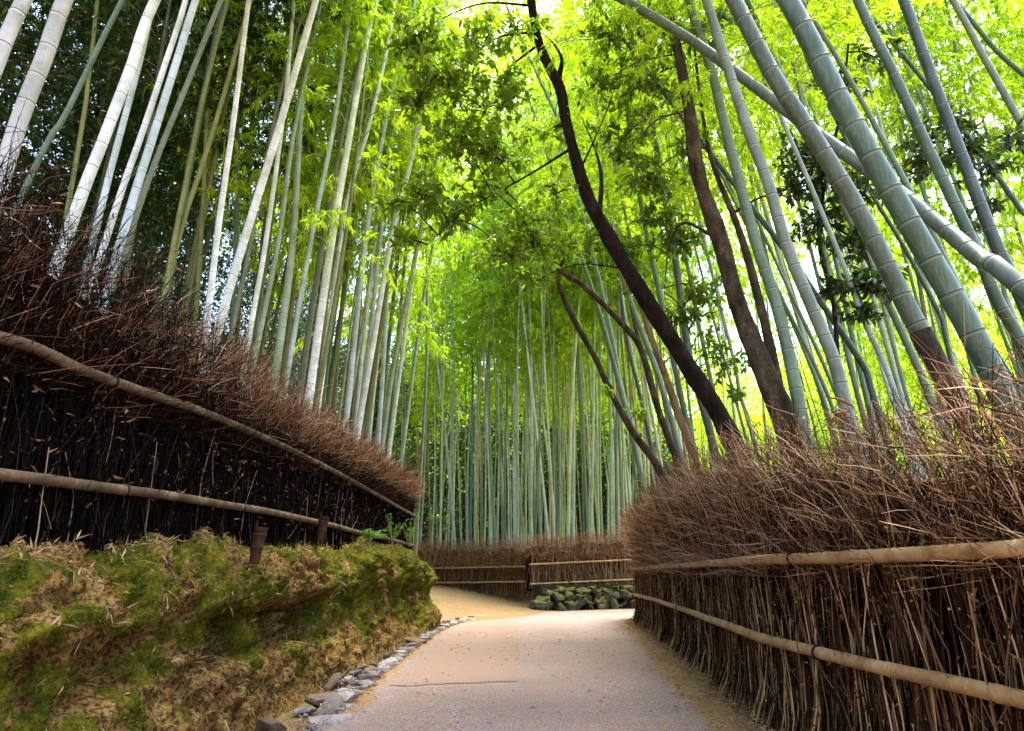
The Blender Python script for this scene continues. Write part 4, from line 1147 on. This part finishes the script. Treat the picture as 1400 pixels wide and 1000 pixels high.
GT = 'broadleaf trees over the path'
tree('broadleaf_tree', 'dark leaning trunk that arches from the right fence over the path', GT,
     [(1002, 606, 8.0, 38), (940, 500, 7.8, 33), (880, 405, 7.5, 31), (830, 320, 7.2, 28), (800, 260, 7.0, 24), (775, 170, 6.8, 19), (765, 120, 6.7, 20), (738, 62, 6.6, 16), (725, -10, 6.5, 16), (715, -120, 6.4, 13)],
     [[(820, 290, 7.1, 10), (822, 240, 7.2, 9), (812, 200, 7.3, 7), (795, 160, 7.4, 5)],
      [(764, 106, 6.7, 11), (768, 82, 6.6, 9), (757, 60, 6.5, 6), (740, 45, 6.4, 4)],
      [(778, 205, 6.9, 6), (735, 232, 6.7, 5), (690, 258, 6.6, 4.5), (640, 285, 6.5, 4), (600, 320, 6.4, 3), (585, 335, 6.3, 2)],
      [(731, 65, 6.6, 5), (690, 100, 6.5, 4), (680, 140, 6.4, 3)],
      [(720, 45, 6.6, 5), (680, 52, 6.4, 4), (640, 80, 6.2, 3), (600, 100, 6.1, 2)],
      [(728, 8, 6.6, 5), (660, 5, 6.3, 4), (600, 28, 6.1, 3), (570, 50, 6.0, 2)],
      [(790, 240, 7, 4), (830, 150, 6.6, 3), (870, 30, 6.2, 3)]],
     [(575, 50, 6.1, 45, 26), (610, 105, 6.2, 55, 40), (570, 140, 6.3, 40, 24), (650, 60, 6.3, 45, 22), (660, 150, 6.5, 55, 36), (690, 120, 6.5, 40, 20), (625, 190, 6.4, 55, 40), (670, 210, 6.6, 50, 34),
      (580, 265, 6.3, 45, 26), (540, 275, 6.3, 30, 12), (620, 300, 6.5, 40, 20), (650, 265, 6.6, 45, 22), (720, 300, 6.9, 50, 26), (690, 350, 7.0, 48, 30), (735, 335, 7.0, 40, 22), (730, 385, 7.1, 25, 9),
      (745, 180, 6.9, 40, 14), (700, 40, 6.4, 45, 16), (800, 330, 7.4, 35, 12), (760, 265, 7.1, 35, 12), (555, 330, 6.3, 25, 8), (560, 60, 6.1, 30, 14)], M['bark_dark'])
tree('broadleaf_tree', 'rough brown trunk right of the dark leaning one, thicker stem of the fork', GT,
     [(1080, 600, 6.2, 50), (1050, 520, 6.2, 40), (1010, 420, 6.2, 32), (985, 330, 6.2, 30), (955, 240, 6.2, 27), (942, 150, 6.2, 22), (925, 60, 6.2, 16), (905, -40, 6.2, 12)],
     [[(1072, 580, 6.2, 24), (1058, 500, 6.25, 21), (1040, 420, 6.3, 20), (1012, 320, 6.35, 17), (975, 225, 6.4, 13), (962, 165, 6.4, 11), (952, 90, 6.4, 10), (946, 10, 6.4, 9), (940, -60, 6.4, 8)],
      [(985, 330, 6.2, 6), (935, 305, 6.6, 7), (915, 340, 7.0, 6), (908, 400, 7.2, 4)],
      [(1005, 290, 6.35, 6), (1040, 270, 6.2, 5), (1070, 268, 6.0, 4), (1110, 275, 5.8, 3)],
      [(942, 150, 6.2, 5), (890, 170, 6.0, 4), (850, 230, 5.9, 3)]],
     [(880, 120, 6.6, 55, 30), (850, 190, 6.8, 50, 28), (890, 240, 7.0, 50, 28), (840, 60, 6.6, 50, 22), (900, 40, 6.4, 45, 20), (950, 60, 6.2, 35, 14), (930, 330, 7.4, 45, 26), (900, 300, 7.2, 40, 20), (960, 400, 7.6, 40, 22),
      (870, 340, 7.6, 35, 14), (985, 20, 6.2, 25, 9), (940, 440, 7.8, 35, 16), (820, 120, 6.8, 40, 14), (945, 200, 6.3, 25, 7)], M['bark_brown'])
tree('broadleaf_tree', 'dark glossy leaved tree hanging behind the thickest right bamboos', GT,
     [(1150, 560, 6.4, 9), (1140, 420, 6.4, 8), (1120, 330, 6.3, 7), (1130, 240, 6.2, 6), (1150, 150, 6.1, 5), (1160, 60, 6, 4)],
     [[(1125, 300, 6.3, 5), (1180, 340, 6.0, 4), (1195, 400, 5.8, 3)], [(1130, 240, 6.2, 5), (1220, 230, 6.0, 4), (1320, 200, 5.9, 3)]],
     [(1105, 205, 6.1, 40, 26), (1130, 240, 6.1, 50, 38), (1165, 265, 6.0, 45, 30), (1120, 310, 6.2, 45, 28), (1170, 340, 6.0, 40, 22), (1190, 385, 5.8, 40, 30), (1180, 430, 5.8, 30, 16), (1150, 390, 6.0, 30, 14),
      (1280, 225, 6.0, 40, 22), (1320, 195, 5.9, 40, 22), (1350, 225, 5.9, 40, 20), (1300, 160, 6.0, 35, 12), (1250, 200, 6.1, 35, 14), (1385, 190, 5.9, 35, 14), (1150, 110, 6.1, 35, 12), (1200, 80, 6.1, 35, 9), (1090, 260, 6.2, 30, 12), (1340, 290, 6.1, 30, 8)],
     M['bark_dark'], 'dark_leaf', .10, .038, .85)
tree('broadleaf_tree', 'slender brown tree with a long limb crossing left at mid height', GT,
     [(930, 648, 11.2, 15), (918, 610, 11.2, 14), (900, 560, 11.3, 13), (877, 480, 11.4, 12), (857, 450, 11.4, 11), (800, 393, 11.2, 10), (770, 373, 11, 10), (754, 353, 10.9, 7), (745, 330, 10.8, 4)],
     [[(877, 480, 11.4, 8), (862, 420, 11.5, 7), (855, 380, 11.6, 5)]],
     [(740, 330, 10.8, 35, 26), (765, 345, 10.9, 25, 14), (850, 370, 11.5, 30, 14)], M['bark_brown'])
tree('broadleaf_tree', 'crooked bare trunk curving left behind the far end of the right brush', GT,
     [(912, 662, 12.2, 16), (867, 593, 12.3, 14), (837, 540, 12.4, 11), (814, 490, 12.5, 11), (784, 436, 12.6, 11), (766, 395, 12.6, 9), (764, 375, 12.6, 7), (772, 350, 12.6, 5)],
     [[(838, 532, 12.4, 6), (833, 524, 12.3, 5)]], [(770, 350, 12.6, 25, 12), (880, 560, 12.0, 22, 10), (835, 535, 12.2, 12, 5)], M['bark_brown'])
tree('broadleaf_tree', 'pale tan trunk standing straight between the slender brown tree and the dark trunk', GT,
     [(948, 626, 9.8, 17), (927, 566, 9.9, 15), (905, 500, 10, 12), (888, 455, 10.1, 11), (870, 400, 10.2, 8)], [], [(868, 390, 10.2, 25, 14), (985, 500, 9.5, 40, 22), (965, 470, 9.6, 35, 18), (1000, 540, 9.3, 25, 10)], M['bark_tan'])

CROWNS = []
# shady trees deep on the left and the overhead canopy there
for i, (x, y) in enumerate([(-9.0, 7.5), (-8.4, 12), (-10.5, 16.5), (-8.5, 21), (-13, 11), (-13, 22), (-7.5, 4.2), (-12, 6.5), (-8.5, 27), (-10.5, 31), (-13, 35), (-7, 34)]):
    gz = Hs(x, y)
    r = empty('evergreen_tree', (x, y, gz)); tag(r, 'dark dense evergreen standing in deep shade behind the left bamboos', 'tree', 'evergreens deep behind the left grove')
    hgt = rng.uniform(14, 17.5)
    mb = MB(); tube(mb, catmull(np.array([(0, 0, -.1), (.15, .1, hgt * .5), (.0, .2, hgt * .95)]), 10), np.linspace(.2, .04, 21), 9, 0); mb.build('trunk', [M['bark_dark']], r)
    if i < 3:
        mb = MB(); n = 42000
        c = rng.normal(0, 1, (70, 3)) * np.array([1.7, 1.7, 4.1]) + np.array([0, 0, 8.4])
        c[:, 2] = np.clip(c[:, 2], 1.0, 15.5)
        j = rng.integers(0, 70, n); pos = c[j] + rng.normal(0, .5, (n, 3))
        leaves(mb, pos, rand_dirs(n, -1, .4), rand_dirs(n), rng.uniform(.08, .16, n), rng.uniform(.03, .055, n), 0)
        for q in c: twigs(mb, np.array([[(0, 0, q[2] * .8), q * .5 + np.array([0, 0, q[2] * .45]), q]]), np.array([[.04, .025, .008]]), 4, 1)
        CROWNS.append(mb.mesh('crown', [M['dark_leaf'], M['bark_dark']]))
    cr = link('crown', CROWNS[i % 3], r); cr.rotation_euler = (0, 0, i * 1.9); cr.scale = (1, 1, hgt / 15.5)

# ------------------------------------------------------------------ small things
def stakes():
    for x, y, Y, h, lab in ((352, 747, 4.9, .13, 'rusty brown cut bamboo stake on the bank, nearer of the two'), (440, 724, 7.3, .13, 'rusty brown stake leaning on the lower rail, farther of the two')):
        p = P(x, y, Y); r = .044 if Y < 6 else .05
        mb = MB()
        z = np.array([-.12, -.02, -.012, -.002, .006, .02, .07, .075, .082, .09, h * .7, h])
        k = np.array([.8, .85, .93, .93, .86, .88, .98, 1.08, 1.08, .98, 1.02, 1.06])
        tube(mb, np.stack([z * .12, 0 * z, z], -1), r * k, 14, 0, caps=False)
        tube(mb, np.stack([np.array([h - .06, h * 1.0]) * .12, [0, 0], [h - .06, h * 1.0]], -1), r * .86, 14, 0, caps=True)
        zz = np.array([h * .5, h * .9, h + .045])
        tube(mb, np.stack([zz * .12 - r * .75, 0 * zz, zz], -1), np.array([.012, .013, .009]), 6, 0)
        o = mb.build('stake', [M['stake']]); o.location = p; o.rotation_euler = (.05, -.02, .3)
        tag(o, lab, 'stake', 'stakes on the mossy bank')
stakes()

def plant(name, label, base, stems, leaf, mat, group=None):
    base = np.array(base, float); r = empty(name, base); tag(r, label, 'plant', group)
    ms, ml = MB(), MB()
    L, Wd, nl = leaf
    for (tip, n, whorl) in stems:
        tip = np.array(tip, float)
        c = catmull(np.array([(0, 0, 0), tip * .55 + np.array([0, 0, .06]), tip]), 8)
        tube(ms, c, np.linspace(.005, .002, len(c)), 5, 0)
        if whorl:
            az = np.linspace(0, 6.28, nl, endpoint=False) + rng.uniform(0, 1)
            d = np.stack([np.cos(az), np.sin(az), np.full(nl, -1.1) + rng.normal(0, .25, nl)], -1)
            leaves(ml, np.repeat(tip[None], nl, 0), d, np.array([[0, 0, 1.0]] * nl) + rng.normal(0, .2, (nl, 3)), L * rng.uniform(.8, 1.2, nl), Wd, 0, True, .35, .15)
        else:
            t = rng.uniform(.3, 1, n); pos = at_len(c, t * arclen(c)[-1]); d = rand_dirs(n, -.4, .5)
            leaves(ml, pos, d, np.array([[0, 0, 1.0]] * n) + rng.normal(0, .4, (n, 3)), L * rng.uniform(.6, 1.2, n), Wd, 0, True, .2, .15)
    ms.build('stem', [M['branchlet']], r); ml.build('foliage', [M[mat]], r)

b = P(575, 752, 15.6)
tips = [P(570, 702, 15.0), P(588, 702, 14.8), P(599, 703, 15.2), P(612, 704, 15.0)]
plant('shrub', 'young shrub of drooping fresh green leaf whorls beside the left fence end', (b[0], b[1], Hs(b[0], b[1])), [(t - np.array([b[0], b[1], Hs(b[0], b[1])]), 0, True) for t in tips], (.11, .045, 7), 'fresh_leaf')
for (x, y, Y, lab) in ((512, 735, 11.2, 'thin leafy shrub growing up the left fence near its end, left of two'), (543, 742, 12.8, 'thin leafy shrub growing up the left fence near its end, right of two')):
    b = P(x, y, Y); b[0] = LEFT_x(b[1]) + .16; b[2] = bank_top(b[1])
    plant('shrub', lab, b, [((rng.normal(0, .10), rng.normal(0, .25), rng.uniform(.25, .5)), 18, False) for _ in range(9)], (.05, .018, 0), 'fresh_leaf', 'shrubs on the left fence')
b = P(470, 738, 9.2); b[0] = LEFT_x(b[1]) + .22; b[2] = bank_top(b[1]) + .0
plant('fern', 'low green fronds drooping under the lower left rail', b, [((rng.uniform(-.05, .18), rng.normal(0, .5), rng.uniform(.05, .2)), 34, False) for _ in range(9)], (.06, .018, 0), 'fresh_leaf')

def curled_bract():
    c = P(1152, 562, 3.95); r = empty('dead_leaf_cluster', c); tag(r, 'curled brown bamboo sheaths caught on the top of the right brush', 'dead leaves')
    for k in range(9):
        mb = MB()
        L = rng.uniform(.08, .19); d = unit(np.array([-.9, rng.normal(0, .3), rng.normal(-.05, .4)])); st = np.array([rng.uniform(-.02, .06), rng.normal(0, .03), rng.normal(0, .02)])
        s = np.linspace(0, 1, 9); side = unit(np.cross(d, [0, .3, 1])); up = np.cross(side, d)
        a = np.linspace(-1.9, 1.9, 7)
        wd = .011 * np.sin(np.pi * np.clip(s * .85 + .12, 0, 1)) ** .7
        g = st + d * (L * s)[:, None, None] + (up * (-.06 * s ** 2)[:, None])[:, None] + side * (np.sin(a)[None] * wd[:, None])[..., None] + up * (np.cos(a)[None] * wd[:, None] * .8)[..., None]
        i = np.arange(8)[:, None] * 7 + np.arange(6)[None]
        mb.add(g, np.stack([i, i + 1, i + 8, i + 7], -1).reshape(-1, 4), 0, True)
        mb.build('sheath', [M['brown_leaf']], r)
curled_bract()

# ------------------------------------------------------------------ light, sky, camera
w = bpy.data.worlds.new('World'); scene.world = w; w.use_nodes = True
nt = w.node_tree; bg = nt.nodes['Background']
sky = nt.nodes.new('ShaderNodeTexSky'); sky.sky_type = 'NISHITA'; sky.sun_disc = False
SUN_EL, SUN_AZ = math.radians(73), math.radians(45)
sky.sun_elevation = SUN_EL; sky.sun_rotation = SUN_AZ; sky.dust_density = 3.0; sky.air_density = 1.0; sky.ozone_density = .6
nt.links.new(sky.outputs[0], bg.inputs[0]); bg.inputs[1].default_value = .15
sd = bpy.data.lights.new('sun', 'SUN'); sd.energy = 3.0; sd.angle = math.radians(32); sd.color = (1, .96, .88)
so = link('sun', sd); so.rotation_euler = (math.pi / 2 - SUN_EL, 0, math.pi - SUN_AZ)
dirv = Vector((math.sin(SUN_AZ) * math.cos(SUN_EL), math.cos(SUN_AZ) * math.cos(SUN_EL), math.sin(SUN_EL)))
so.rotation_euler = dirv.to_track_quat('Z', 'Y').to_euler()
cd = bpy.data.cameras.new('camera'); cam = link('camera', cd); scene.camera = cam
cd.lens = 24; cd.sensor_width = 36; cd.sensor_fit = 'HORIZONTAL'; cd.clip_start = .05; cd.clip_end = 1000
cam.location = CAM; cam.rotation_euler = (math.pi / 2 + PITCH, 0, 0)
vs = scene.view_settings; vs.view_transform = 'Standard'; vs.look = 'None'; vs.exposure = 2.98; vs.gamma = 1
scene.cycles.max_bounces = 6; scene.cycles.diffuse_bounces = 4; scene.cycles.transmission_bounces = 4; scene.cycles.glossy_bounces = 2
scene.cycles.use_denoising = True
print('bamboo in the grove', NBG[0])
